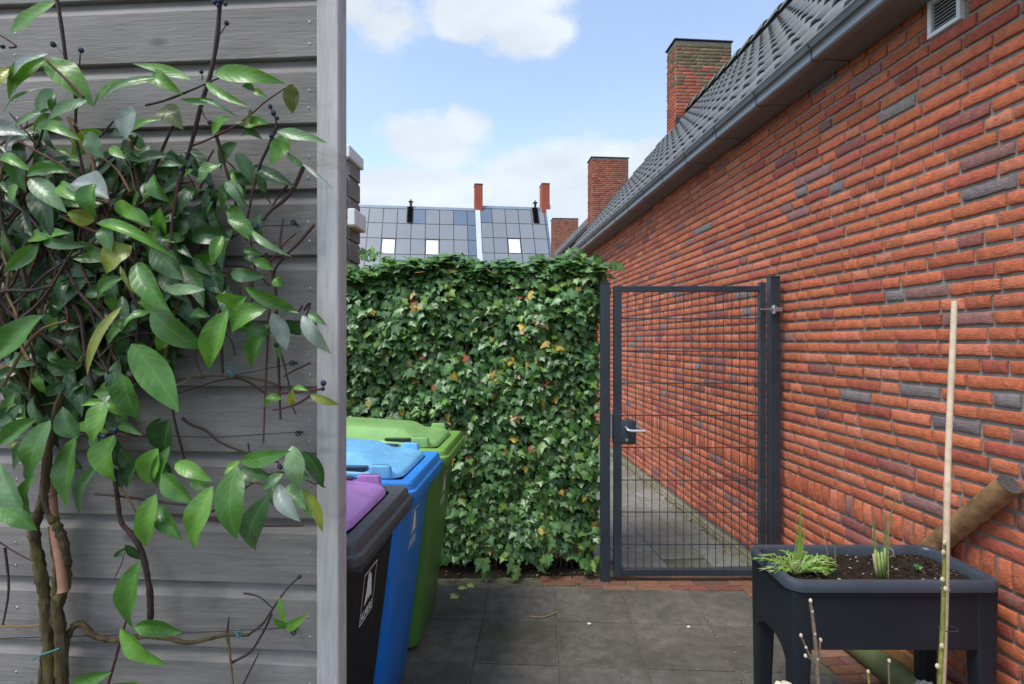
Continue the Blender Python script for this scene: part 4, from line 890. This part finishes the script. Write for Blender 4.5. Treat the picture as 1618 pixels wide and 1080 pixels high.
for k in range(330):
    if random.random() < .72: s_ = random.uniform(3.3, 8.5); w = FR['H'] @ Vector((1.88 - abs(random.gauss(0, .05)), s_, .01))
    else: w = Vector((random.uniform(-.9, .5), random.uniform(3.28, 3.46), .014))
    c = random.choice([(.12, .05, .03), (.20, .09, .05), (.08, .045, .03), (.25, .16, .08), (.14, .15, .05)]); a = random.uniform(0, 6.28); L = random.uniform(.008, .03); d = Vector((math.cos(a), math.sin(a), random.uniform(-.1, .3))) * L
    blade(b, [w, w + d * .5 + Vector((0, 0, .006)), w + d + Vector((0, 0, .002))], L * .6, c, c, Vector((0, 0, 1)), .4)
for k in range(420):
    w = FR['G'] @ Vector((gx + .4 * random.randint(-3, 3) + random.gauss(0, .012), random.uniform(1.4, 3.25), .003)) if random.random() < .5 else (FR['G'] @ Vector((random.uniform(-.8, 1.3), gyr + .4 * random.randint(-3, 2) + random.gauss(0, .012), .003)) if random.random() < .6 else Vector((random.uniform(-.6, 1.2), random.uniform(1.5, 3.25), .003)))
    r_ = random.uniform(.0015, .0045); b.sphere(w, r_, random.choice([(.25, .24, .20), (.14, .13, .08), (.10, .11, .04), (.30, .29, .26), (.08, .06, .04)]), 5, 4, (1.3, 1, .5))
tag(solo('leaf_litter', b, M_BITS, 'dry leaf crumbs and grit along the wall foot, the hedge and the slab joints', 'leaf litter', (0, 4, 0), normals=False), None, kind='stuff')
b = MB()
for k in range(700):
    s_ = random.uniform(3.3, 8.5); w = FR['H'] @ Vector((1.885 - abs(random.gauss(0, .02)), s_, .0)); b.sphere(w, random.uniform(.004, .013), random.choice([(.10, .12, .03), (.14, .15, .05), (.17, .15, .08)]), 5, 4, (1, 1, .6))
tag(solo('moss', b, M_BITS, 'olive moss along the wall foot in the alley', 'moss', (1.4, 5, 0)), None, kind='stuff')

# ------------------------------------------------------------------ climbing shrub on the shed wall
cs_root = thing('climbing_shrub', 'evergreen climbing shrub with glossy pointed leaves and dark berries on the grey boards', 'climbing plant', (P(85, 1080, 1.1).x, 1.1, 0))
def LP(px, py, d=.0):      # point d metres in front of the board plane
    X = (px - 809) / F; a = math.tan(R(3.9)); Y = (FRX.y + FRX.x * a) / (1 + X * a)   # board plane: Y = Y0 - a (x - x0)
    return P(px, py, Y - d)
stem = MB()
def stem_px(pts, d, r0, r1=None, col=(.05, .03, .028), jit=.0):
    m = len(pts); r1 = r1 or r0 * .7
    ds = d if isinstance(d, (list, tuple)) else [d] * m
    raw = [LP(x, y, dd) for (x, y), dd in zip(pts, ds)]; fine = []
    for i in range(m - 1):
        p0, p1_, p2, p3 = raw[max(i - 1, 0)], raw[i], raw[i + 1], raw[min(i + 2, m - 1)]
        for k in range(8 if r0 > .006 else 4):
            t = k / (8 if r0 > .006 else 4); fine.append(.5 * ((2 * p1_) + (p2 - p0) * t + (2 * p0 - 5 * p1_ + 4 * p2 - p3) * t * t + (3 * p1_ - p0 - 3 * p2 + p3) * t ** 3))
    fine.append(raw[-1]); n = len(fine); rad = [r0 + (r1 - r0) * i / (n - 1) for i in range(n)]
    stem_mb = col[3] if len(col) > 3 else stem
    stem_mb.tube(fine, [r * random.uniform(.88, 1.15) for r in rad], 11 if r0 > .006 else 7 if r0 > .004 else 5, col[:3], jit=.13 if r0 > .006 else 0)
trunk = MB(); T = (.075, .055, .030, trunk); br = (.055, .030, .028); rd = (.10, .032, .028); tn = (.17, .105, .05)
stem_px([(88, 1180), (82, 1085), (76, 1000), (70, 940), (60, 880), (54, 835), (68, 790), (74, 740), (70, 680), (40, 600), (20, 540), (0, 480)], .045, .0125, .007, T)
stem_px([(100, 1180), (98, 1085), (96, 1010), (92, 960), (103, 920), (104, 880), (96, 845), (82, 815), (72, 780), (78, 700), (100, 620), (150, 540), (190, 480), (215, 420)], .055, .0115, .006, T)
stem_px([(90, 1180), (100, 1085), (103, 1020), (112, 995), (128, 985), (150, 1005), (190, 1011), (230, 1005), (265, 1008), (300, 1015), (355, 1003), (392, 1003)], .04, .008, .0035, T)
stem_px([(66, 1100), (72, 1040), (86, 970), (92, 900), (84, 830)], .04, .010, .009, T)
for pts, d, r, c in (
    ([(392, 1003), (415, 985), (432, 960), (442, 945), (458, 925), (472, 912)], .03, .0028, br), ([(360, 1008), (364, 1040), (369, 1090)], .03, .0032, tn), ([(365, 1047), (395, 1030), (415, 1000), (430, 970)], .025, .0032, br), ([(358, 1005), (362, 975)], .03, .0025, br), ([(385, 937), (410, 943), (432, 962)], .03, .002, br), ([(380, 1090), (395, 1060), (410, 1030)], .03, .0022, br),
    ([(-10, 988), (30, 990), (70, 987)], .03, .0035, tn), ([(168, 1090), (180, 1050), (192, 1005), (200, 975), (203, 940)], .06, .003, rd), ([(238, 978), (236, 930), (226, 880), (213, 850), (192, 825), (186, 790), (180, 740)], .04, .0065, br), ([(180, 915), (192, 890), (198, 868)], .05, .0012, br),
    ([(348, -10), (343, 60), (333, 115), (318, 165), (303, 225), (290, 265), (276, 330), (262, 380), (240, 440), (190, 520)], .07, .0045, (.045, .026, .026)), ([(88, -10), (94, 20), (100, 60), (107, 110), (120, 155), (120, 215), (135, 300), (120, 400), (100, 500)], .07, .0038, (.045, .026, .026)),
    ([(230, 166), (262, 158), (300, 143), (330, 130), (362, 115)], .08, .0028, br), ([(132, 153), (105, 125), (73, 95)], .10, .0028, rd), ([(30, 222), (60, 240), (100, 262), (140, 300)], .11, .0025, rd), ([(300, 232), (345, 213), (385, 190), (420, 160), (452, 138)], .07, .0022, rd), ([(15, 75), (25, 72), (0, 55)], .06, .0025, br), ([(125, 110), (127, 82)], .06, .0016, br), ([(88, 70), (92, 76), (104, 92)], .06, .001, br),
    ([(342, 215), (352, 250), (362, 285), (375, 330), (390, 380)], .05, .0036, br), ([(437, 200), (425, 230), (410, 262), (400, 300), (392, 340), (385, 370)], .055, .0034, br), ([(405, 262), (415, 300), (428, 322)], .05, .0024, br), ([(430, 216), (437, 195), (431, 178), (426, 166)], .08, .0022, br), ([(343, 60), (350, 50), (358, 38)], .08, .0014, br), ([(318, 168), (322, 182), (330, 192)], .08, .0014, br), ([(320, 125), (319, 118), (318, 113)], .08, .0012, br), ([(480, 262), (465, 295), (450, 315), (430, 330), (410, 350), (370, 372), (330, 400)], .05, .0042, br), ([(455, 242), (470, 252), (480, 260)], .06, .0018, rd), ([(455, 292), (440, 310), (425, 335)], .045, .003, br),
    ([(497, 354), (470, 385), (450, 405), (435, 425), (432, 445)], .035, .0035, br), ([(396, 382), (430, 383), (482, 382)], .035, .0014, tn), ([(420, 400), (430, 430), (436, 465), (438, 520), (441, 600), (443, 662)], .04, .0038, (.06, .028, .025)), ([(426, 470), (424, 520), (420, 600), (416, 700)], .05, .0028, rd), ([(445, 560), (455, 600), (462, 640), (468, 655)], .045, .002, br), ([(490, 573), (465, 585), (448, 595)], .035, .0025, br), ([(512, 614), (480, 618), (440, 622), (420, 622)], .05, .0028, rd), ([(492, 624), (465, 640), (430, 648)], .055, .0028, rd),
    ([(445, 612), (420, 602), (380, 595), (340, 594), (300, 596), (260, 610)], .03, .0032, (.09, .06, .03)), ([(420, 622), (385, 600), (350, 600), (300, 615), (270, 625)], .03, .0024, br), ([(480, 490), (490, 478), (484, 500)], .06, .003, br), ([(470, 495), (478, 482)], .06, .003, br),
    ([(288, 660), (300, 670), (325, 680), (345, 697), (380, 712), (440, 730)], .025, .0034, br), ([(270, 610), (275, 660), (290, 720), (292, 745)], .035, .0032, br), ([(250, 812), (300, 815), (340, 822), (400, 830), (480, 830)], .025, .0035, br), ([(335, 808), (380, 775), (440, 745), (500, 765)], .05, .0025, br), ([(500, 762), (515, 770)], .05, .002, rd), ([(395, 760), (430, 768), (445, 770)], .06, .0024, rd), ([(392, 700), (394, 715)], .03, .002, br),
    ([(-5, 585), (30, 572), (70, 568), (78, 565), (100, 545), (118, 520), (150, 490), (170, 470)], .05, .0048, (.20, .12, .05)), ([(10, 655), (50, 643), (100, 632), (150, 600), (200, 560)], .04, .0028, (.16, .09, .05)), ([(50, 520), (52, 570), (46, 620)], .06, .0028, (.20, .13, .06)), ([(80, 570), (92, 605), (102, 630)], .05, .0034, (.16, .10, .05)), ([(40, 470), (70, 500), (95, 525), (130, 528)], .05, .002, rd),
    ([(200, 215), (215, 235), (240, 245), (270, 260), (300, 262), (330, 262)], .04, .003, (.28, .2, .09)), ([(207, 224), (215, 270), (225, 330), (222, 400)], .06, .0042, br), ([(230, 430), (300, 425), (370, 420), (400, 425), (425, 450)], .045, .0036, br), ([(330, 470), (300, 520), (270, 560), (200, 610)], .035, .003, br), ([(345, 490), (350, 555), (352, 590)], .03, .004, br), ([(350, 430), (390, 440), (400, 460), (425, 470)], .04, .003, (.13, .06, .04)), ([(340, 500), (355, 470), (363, 450)], .07, .0015, (.2, .12, .08)), ([(240, 600), (280, 608), (300, 596)], .07, .0015, (.2, .12, .08)), ([(-10, 850), (20, 870), (58, 890)], .03, .002, br), ([(8, 865), (14, 930), (4, 990)], .03, .003, br),
    ([(190, 770), (205, 790), (215, 810)], .05, .003, tn), ([(150, 780), (200, 785), (270, 795), (330, 800)], .035, .003, br), ([(100, 690), (140, 685), (200, 687), (240, 690)], .05, .003, rd)):
    stem_px(pts, d, r, r * .6, c)
for k in range(190):      # tangle of older wood behind the leaves
    x = random.uniform(-60, 260); y = random.uniform(200, 620); pts = [(x, y)]; ang = random.uniform(-2.4, -.7)
    for q in range(4): x += math.cos(ang) * 38; y += math.sin(ang) * 38; ang += random.uniform(-.5, .5); pts.append((x, y))
    if max(p_[0] for p_ in pts) > 330 or min(p_[1] for p_ in pts) < 178: continue
    stem_px(pts, [random.uniform(.015, .09)] * 5, random.uniform(.0015, .0045), None, random.choice((br, rd, (.04, .028, .024), tn)))
for k in range(46):
    x = random.uniform(280, 470); y = random.uniform(230, 640); pts = [(x, y)]; ang = random.uniform(-2.2, -.9)
    for q in range(3): x += math.cos(ang) * 22; y += math.sin(ang) * 22; ang += random.uniform(-.6, .6); pts.append((x, y))
    if max(p_[0] for p_ in pts) > 480 or min(p_[1] for p_ in pts) < 215 or k % 2: continue
    stem_px(pts, random.uniform(.015, .05), random.uniform(.0012, .0028), None, random.choice((br, rd, (.06, .035, .03))))
part('trunk', trunk, M_BARK, cs_root); part('branches', stem, M_TWIG, cs_root)
leaf = MB()
def leaf3(b0, tip, wid, col, fold=.25, arch=.12, curl=.1, nr=None, twist=None):
    A = tip - b0; L = A.length; t = A.normalized(); n = nr or Vector((random.gauss(0, .35), -1, random.gauss(.35, .35))); n = (n - t * n.dot(t)).normalized(); s_ = t.cross(n); tw_ = random.uniform(-.5, .5) if twist is None else twist
    vs = []; cs = []; uv = []; m = 11; rnd = random.random(); sb = random.uniform(-.08, .08); wf = random.uniform(0, 6)
    for i in range(m + 1):
        f = i / m; w_ = (f ** .78) * ((1 - f) ** 1.02) / .287 if f > 0 else .03
        if i == m: w_ = .01
        c0_ = b0 + A * f + n * (arch * math.sin(math.pi * f) - curl * f * f * f) * L + s_ * sb * math.sin(math.pi * f) * L; a = tw_ * (f - .3); s2 = s_ * math.cos(a) + n * math.sin(a); n2_ = n * math.cos(a) - s_ * math.sin(a)
        for u in (-1, -.5, 0, .5, 1):
            wav = .05 * math.sin(f * 11 + wf + (2 if u > 0 else 0)) * abs(u)
            vs.append(c0_ + s2 * (u * w_ * wid * .5) + n2_ * (abs(u) ** 1.3 * fold * w_ * wid * .5 + wav * wid * w_)); k = 1.0 + (.10 if u == 0 else -.04 * abs(u)); cs.append(tuple(c * k for c in col)); uv.append((u + .001, f + .001, rnd))
    fs = [(i * 5 + k, i * 5 + k + 1, (i + 1) * 5 + k + 1, (i + 1) * 5 + k) for i in range(m) for k in range(4)]; leaf.add(vs, fs, cs, True, uv)
    stem.tube
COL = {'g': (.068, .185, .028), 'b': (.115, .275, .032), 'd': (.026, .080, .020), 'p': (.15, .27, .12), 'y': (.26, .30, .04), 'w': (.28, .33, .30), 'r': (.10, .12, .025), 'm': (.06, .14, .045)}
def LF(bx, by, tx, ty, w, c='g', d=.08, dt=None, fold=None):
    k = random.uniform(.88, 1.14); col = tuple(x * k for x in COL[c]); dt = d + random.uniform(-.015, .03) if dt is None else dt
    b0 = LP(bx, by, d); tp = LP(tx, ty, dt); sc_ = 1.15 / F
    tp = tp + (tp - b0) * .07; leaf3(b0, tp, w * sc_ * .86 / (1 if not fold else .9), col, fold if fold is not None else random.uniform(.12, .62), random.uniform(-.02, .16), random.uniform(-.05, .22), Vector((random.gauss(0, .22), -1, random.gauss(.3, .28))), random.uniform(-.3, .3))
for a in ((88, 3, 12, 46, 34, 'b', .1), (76, 85, 16, 130, 26, 'w', .11), (76, 92, 6, 145, 30, 'b', .09), (20, 108, -5, 150, 30, 'y', .1), (80, 90, 138, 148, 48, 'b', .08), (60, 140, 10, 178, 10, 'g', .09), (84, 140, 58, 178, 28, 'p', .1), (138, 158, 78, 186, 20, 'p', .11), (80, 172, 25, 200, 15, 'p', .09), (-25, 205, 34, 210, 30, 'w', .12), (100, 188, 50, 205, 24, 'b', .08), (60, 200, 115, 215, 22, 'b', .08),
    (301, 125, 216, 102, 19, 'b', .09), (262, 122, 160, 163, 14, 'p', .1), (235, 129, 132, 158, 16, 'b', .085), (240, 118, 278, 140, 28, 'b', .09), (206, 167, 198, 216, 32, 'w', .11), (338, 116, 437, 124, 30, 'b', .09), (325, 130, 393, 169, 15, 'b', .085), (262, 166, 286, 200, 36, 'r', .08), (338, 158, 286, 156, 12, 'g', .08), (315, 157, 376, 187, 8, 'p', .1), (335, 212, 355, 182, 30, 'b', .07), (402, 140, 384, 136, 14, 'm', .07), (402, 140, 418, 150, 12, 'b', .07), (461, 132, 462, 176, 26, 'r', .09), (395, 198, 388, 180, 36, 'r', .07), (385, 200, 420, 190, 26, 'b', .07), (437, 207, 508, 218, 20, 'p', .08), (452, 212, 428, 257, 30, 'b', .06), (455, 243, 480, 262, 12, 'p', .07), (478, 258, 525, 297, 7, 'w', .1), (400, 262, 458, 286, 24, 'd', .05), (350, 258, 312, 286, 12, 'p', .07), (345, 262, 318, 286, 38, 'g', .09), (305, 268, 280, 292, 18, 'b', .08), (242, 275, 266, 316, 30, 'g', .1), (356, 286, 382, 321, 24, 'p', .08), (140, 208, 163, 248, 30, 'p', .1), (174, 232, 192, 246, 18, 'b', .09), (340, 300, 325, 330, 24, 'd', .05), (180, 246, 245, 250, 16, 'd', .06), (250, 262, 285, 258, 14, 'p', .07), (375, 225, 345, 265, 30, 'm', .05), (380, 215, 410, 215, 22, 'm', .06),
    (98, 268, 40, 276, 20, 'g', .12), (48, 282, 92, 322, 32, 'p', .13), (110, 272, 55, 265, 22, 'g', .11), (112, 290, 168, 312, 50, 'w', .12), (150, 290, 148, 338, 38, 'g', .15), (94, 292, 132, 318, 26, 'b', .13), (150, 348, 108, 336, 28, 'y', .11), (182, 320, 232, 352, 24, 'b', .1), (238, 358, 186, 335, 28, 'p', .1), (152, 352, 258, 392, 20, 'b', .14), (168, 352, 177, 396, 30, 'g', .13), (140, 388, 62, 370, 18, 'm', .09), (200, 355, 190, 395, 24, 'm', .1), (5, 362, 17, 420, 24, 'g', .09), (62, 386, 8, 425, 26, 'g', .09), (270, 350, 235, 345, 14, 'g', .08), (52, 300, 82, 372, 34, 'd', .06), (360, 345, 402, 372, 24, 'g', .09), (398, 364, 450, 398, 12, 'p', .09), (352, 372, 336, 414, 22, 'b', .07), (400, 410, 430, 425, 18, 'b', .07), (385, 395, 412, 402, 14, 'g', .07), (15, 240, 40, 300, 26, 'g', .09), (0, 250, 40, 262, 20, 'b', .1), (25, 290, 20, 318, 18, 'b', .1),
    (208, 388, 168, 428, 42, 'y', .13), (216, 415, 261, 485, 38, 'g', .14), (240, 392, 288, 440, 40, 'm', .11), (262, 455, 317, 454, 22, 'p', .12), (285, 418, 319, 482, 28, 'd', .08), (196, 438, 152, 472, 24, 'g', .11), (190, 420, 205, 462, 10, 'y', .12), (192, 484, 143, 586, 17, 'y', .13), (140, 438, 70, 498, 30, 'd', .07), (68, 498, -8, 568, 48, 'g', .12), (95, 512, 122, 515, 14, 'd', .08), (238, 490, 314, 548, 42, 'g', .14), (242, 492, 200, 508, 20, 'g', .11), (205, 505, 162, 540, 30, 'g', .11), (215, 520, 190, 500, 26, 'm', .1), (360, 490, 333, 577, 40, 'b', .14), (420, 488, 362, 522, 38, 'b', .12), (362, 490, 385, 470, 24, 'b', .1), (466, 488, 383, 458, 25, 'g', .12), (425, 512, 392, 579, 40, 'g', .09), (428, 528, 372, 512, 24, 'm', .09), (430, 494, 450, 550, 28, 'w', .11), (478, 498, 517, 555, 24, 'w', .12), (487, 495, 512, 512, 14, 'p', .1), (452, 505, 474, 528, 22, 'd', .09), (447, 500, 468, 492, 20, 'd', .09), (340, 470, 385, 470, 22, 'b', .09), (300, 500, 330, 500, 20, 'g', .1), (433, 440, 446, 450, 18, 'b', .07), (370, 500, 400, 480, 26, 'g', .09), (435, 530, 445, 570, 10, 'g', .06),
    (208, 543, 273, 642, 50, 'g', .15), (192, 590, 213, 658, 44, 'g', .15), (178, 620, 147, 622, 16, 'g', .13), (173, 628, 195, 656, 18, 'b', .12), (164, 634, 140, 692, 36, 'b', .15), (166, 636, 130, 640, 12, 'b', .14), (124, 692, 97, 645, 34, 'm', .11), (58, 662, -4, 700, 30, 'g', .15), (80, 664, 53, 748, 46, 'g', .16), (120, 690, 103, 796, 48, 'g', .15), (180, 687, 172, 755, 46, 'b', .14), (268, 662, 255, 722, 42, 'd', .08), (250, 708, 231, 762, 38, 'b', .13), (268, 705, 248, 768, 22, 'g', .12), (277, 732, 325, 755, 25, 'b', .13), (255, 748, 302, 790, 36, 'g', .14), (247, 780, 225, 860, 38, 'b', .15), (252, 798, 286, 850, 28, 'g', .12), (336, 768, 297, 864, 42, 'b', .16), (374, 736, 374, 845, 42, 'g', .16), (380, 728, 444, 715, 26, 'g', .15), (378, 728, 355, 745, 14, 'b', .13), (382, 740, 425, 752, 26, 'm', .1), (425, 782, 396, 874, 38, 'm', .12), (462, 704, 473, 768, 34, 'p', .12), (480, 712, 506, 768, 26, 'd', .1), (446, 748, 415, 770, 18, 'p', .12), (440, 765, 472, 820, 26, 'w', .14), (478, 772, 506, 838, 18, 'y', .13), (455, 766, 482, 802, 30, 'p', .12), (430, 765, 445, 800, 24, 'm', .1), (345, 765, 370, 790, 20, 'm', .09), (300, 760, 330, 770, 18, 'g', .1), (470, 745, 490, 755, 14, 'p', .12), (476, 780, 490, 815, 16, 'b', .12),
    (36, 806, 5, 735, 42, 'p', .17), (50, 812, 55, 752, 34, 'g', .14), (-8, 800, 52, 835, 36, 'g', .14), (60, 690, 20, 740, 28, 'm', .1), (45, 725, 42, 760, 20, 'm', .1), (162, 730, 124, 808, 30, 'm', .1), (255, 660, 240, 700, 24, 'd', .08), (222, 885, 205, 988, 44, 'g', .13), (212, 990, 284, 998, 28, 'g', .1), (190, 992, 254, 1050, 36, 'b', .13), (108, 1090, 170, 1064, 26, 'g', .1), (175, 1088, 222, 1078, 26, 'g', .1), (198, 860, 218, 885, 16, 'd', .06), (180, 880, 200, 865, 10, 'd', .06), (442, 942, 452, 985, 14, 'b', .07), (450, 990, 482, 972, 17, 'b', .07), (452, 990, 432, 980, 12, 'g', .07), (50, 1075, 62, 1095, 12, 'd', .05),
    (440, 622, 415, 643, 9, 'b', .09), (445, 630, 418, 628, 13, 'b', .09), (462, 614, 458, 640, 13, 'y', .1), (463, 612, 486, 617, 10, 'b', .1), (490, 624, 534, 638, 14, 'y', .1), (240, 725, 225, 760, 20, 'd', .09), (150, 700, 165, 740, 24, 'd', .08), (0, 660, 20, 640, 12, 'y', .05), (20, 708, 30, 700, 10, 'y', .05)): LF(*a)
dens_c = [(60, 230, 70, 60), (150, 250, 70, 60), (230, 250, 60, 50), (40, 330, 50, 70), (200, 320, 60, 50), (290, 330, 60, 50), (120, 400, 110, 70), (60, 440, 80, 60), (250, 420, 60, 60), (170, 480, 80, 60), (60, 540, 80, 60), (230, 560, 60, 60), (130, 580, 80, 50), (350, 300, 50, 60), (50, 640, 60, 50), (190, 700, 70, 50), (330, 410, 60, 40)]
for k in range(270):  # filler in mostly dark greens: shade of the dense interior painted into leaf colour
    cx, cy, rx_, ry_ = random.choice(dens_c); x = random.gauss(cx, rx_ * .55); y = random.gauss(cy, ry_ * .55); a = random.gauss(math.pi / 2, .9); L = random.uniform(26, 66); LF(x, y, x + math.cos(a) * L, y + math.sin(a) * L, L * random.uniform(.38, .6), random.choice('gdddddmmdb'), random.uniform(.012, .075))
for k in range(190):  # deep layer of dark leaves, painting the shade behind the foliage
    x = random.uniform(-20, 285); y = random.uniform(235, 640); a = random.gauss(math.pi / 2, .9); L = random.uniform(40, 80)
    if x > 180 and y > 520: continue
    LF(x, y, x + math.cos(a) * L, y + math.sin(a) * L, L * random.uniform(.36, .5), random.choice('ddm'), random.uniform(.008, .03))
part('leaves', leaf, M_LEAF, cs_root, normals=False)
for x, y in ((340, 3), (349, 1), (356, 6), (345, 8), (358, 36), (318, 113), (331, 193), (427, 168), (432, 178), (438, 186), (429, 214), (391, 352), (417, 345), (405, 358), (84, 70), (4, 73), (128, 79), (176, 307), (180, 325), (286, 266), (300, 262), (511, 605), (510, 614), (155, 683), (183, 680), (165, 690), (443, 738), (428, 783), (437, 545), (473, 911), (441, 735)):
    bb = MB(); bb.sphere(LP(x, y, .088), random.uniform(.0042, .0062), (.02, .02, .04), 8, 6); part('berry', bb, M_BERRY, cs_root)
# old bamboo cane behind the trunk
a = LP(66, 660, .03); c_ = LP(100, 935, .07); dd = (c_ - a).normalized(); bamboo('bamboo_cane', 'reddish brown bamboo cane tied among the trunks of the climbing shrub', c_, a, .0088, .0078, .2, ((.36, .17, .10), (.16, .09, .06)))
# training wires with screw hooks and ties
for i, (pts, lab) in enumerate(((((470, 355), (360, 358), (200, 362), (-60, 368)), 'thin wire on the boards, uppermost of the four'), (((468, 573), (372, 592), (200, 604), (-60, 612)), 'thin wire on the boards, second from the top'), (((477, 682), (340, 691), (200, 686), (-60, 700)), 'thin wire on the boards, third from the top'), (((470, 991), (290, 1000), (150, 1004), (-60, 1010)), 'thin wire on the boards, lowest of the four'))):
    t = thing('training_wire', lab, 'wire', tuple(LP(pts[0][0], pts[0][1], 0)), 'W', 'training wires on the board wall'); b = MB(); b.tube([LP(x, y, .018) for x, y in pts], .0009, 5, (.03, .03, .03)); part('wire', b, M_DARK, t)
    b = MB(); h = LP(*pts[0], 0); b.tube([h, h + Vector((0, -.02, 0))], .0022, 6); b.tube([h + Vector((math.cos(q) * .005 + .0, -.02, math.sin(q) * .005)) for q in [2 * math.pi * k / 12 for k in range(13)]], .0016, 5); part('screw_eye', b, M_DARK, t)
M_TEAL = plain('teal_tie', (.03, .20, .22), .5, 0, 50, .1)
for x, y, lab in ((364, 587, 'teal twist tie on the second wire among the leaves'), (376, 1000, 'teal twist tie on the lowest branch near the bottom')):
    b = MB(); c_ = LP(x, y, .05); b.tube([c_ + Vector((math.cos(q) * .007, -.004 * math.sin(q), math.sin(q) * .010)) for q in [.4 + 1.9 * math.pi * k / 14 for k in range(15)]] + [c_ + Vector((.012, -.006, .014))], .0013, 5); b.tube([c_ + Vector((-.004, -.004, .004)), c_ + Vector((.004, -.006, -.002)), c_ + Vector((.006, -.004, -.009))], .0012, 5); solo('twist_tie', b, M_TEAL, lab, 'plant tie', tuple(c_))
b = MB(); q = [LP(x, y, dd) for x, y, dd in ((50, 1043, .05), (62, 1035, .062), (78, 1030, .066), (94, 1024, .066), (100, 1020, .05))]; b.tube(q, .0016, 6); solo('twist_tie', b, M_TEAL, 'long teal tie wrapped round the mossy trunks', 'plant tie', tuple(q[2]))
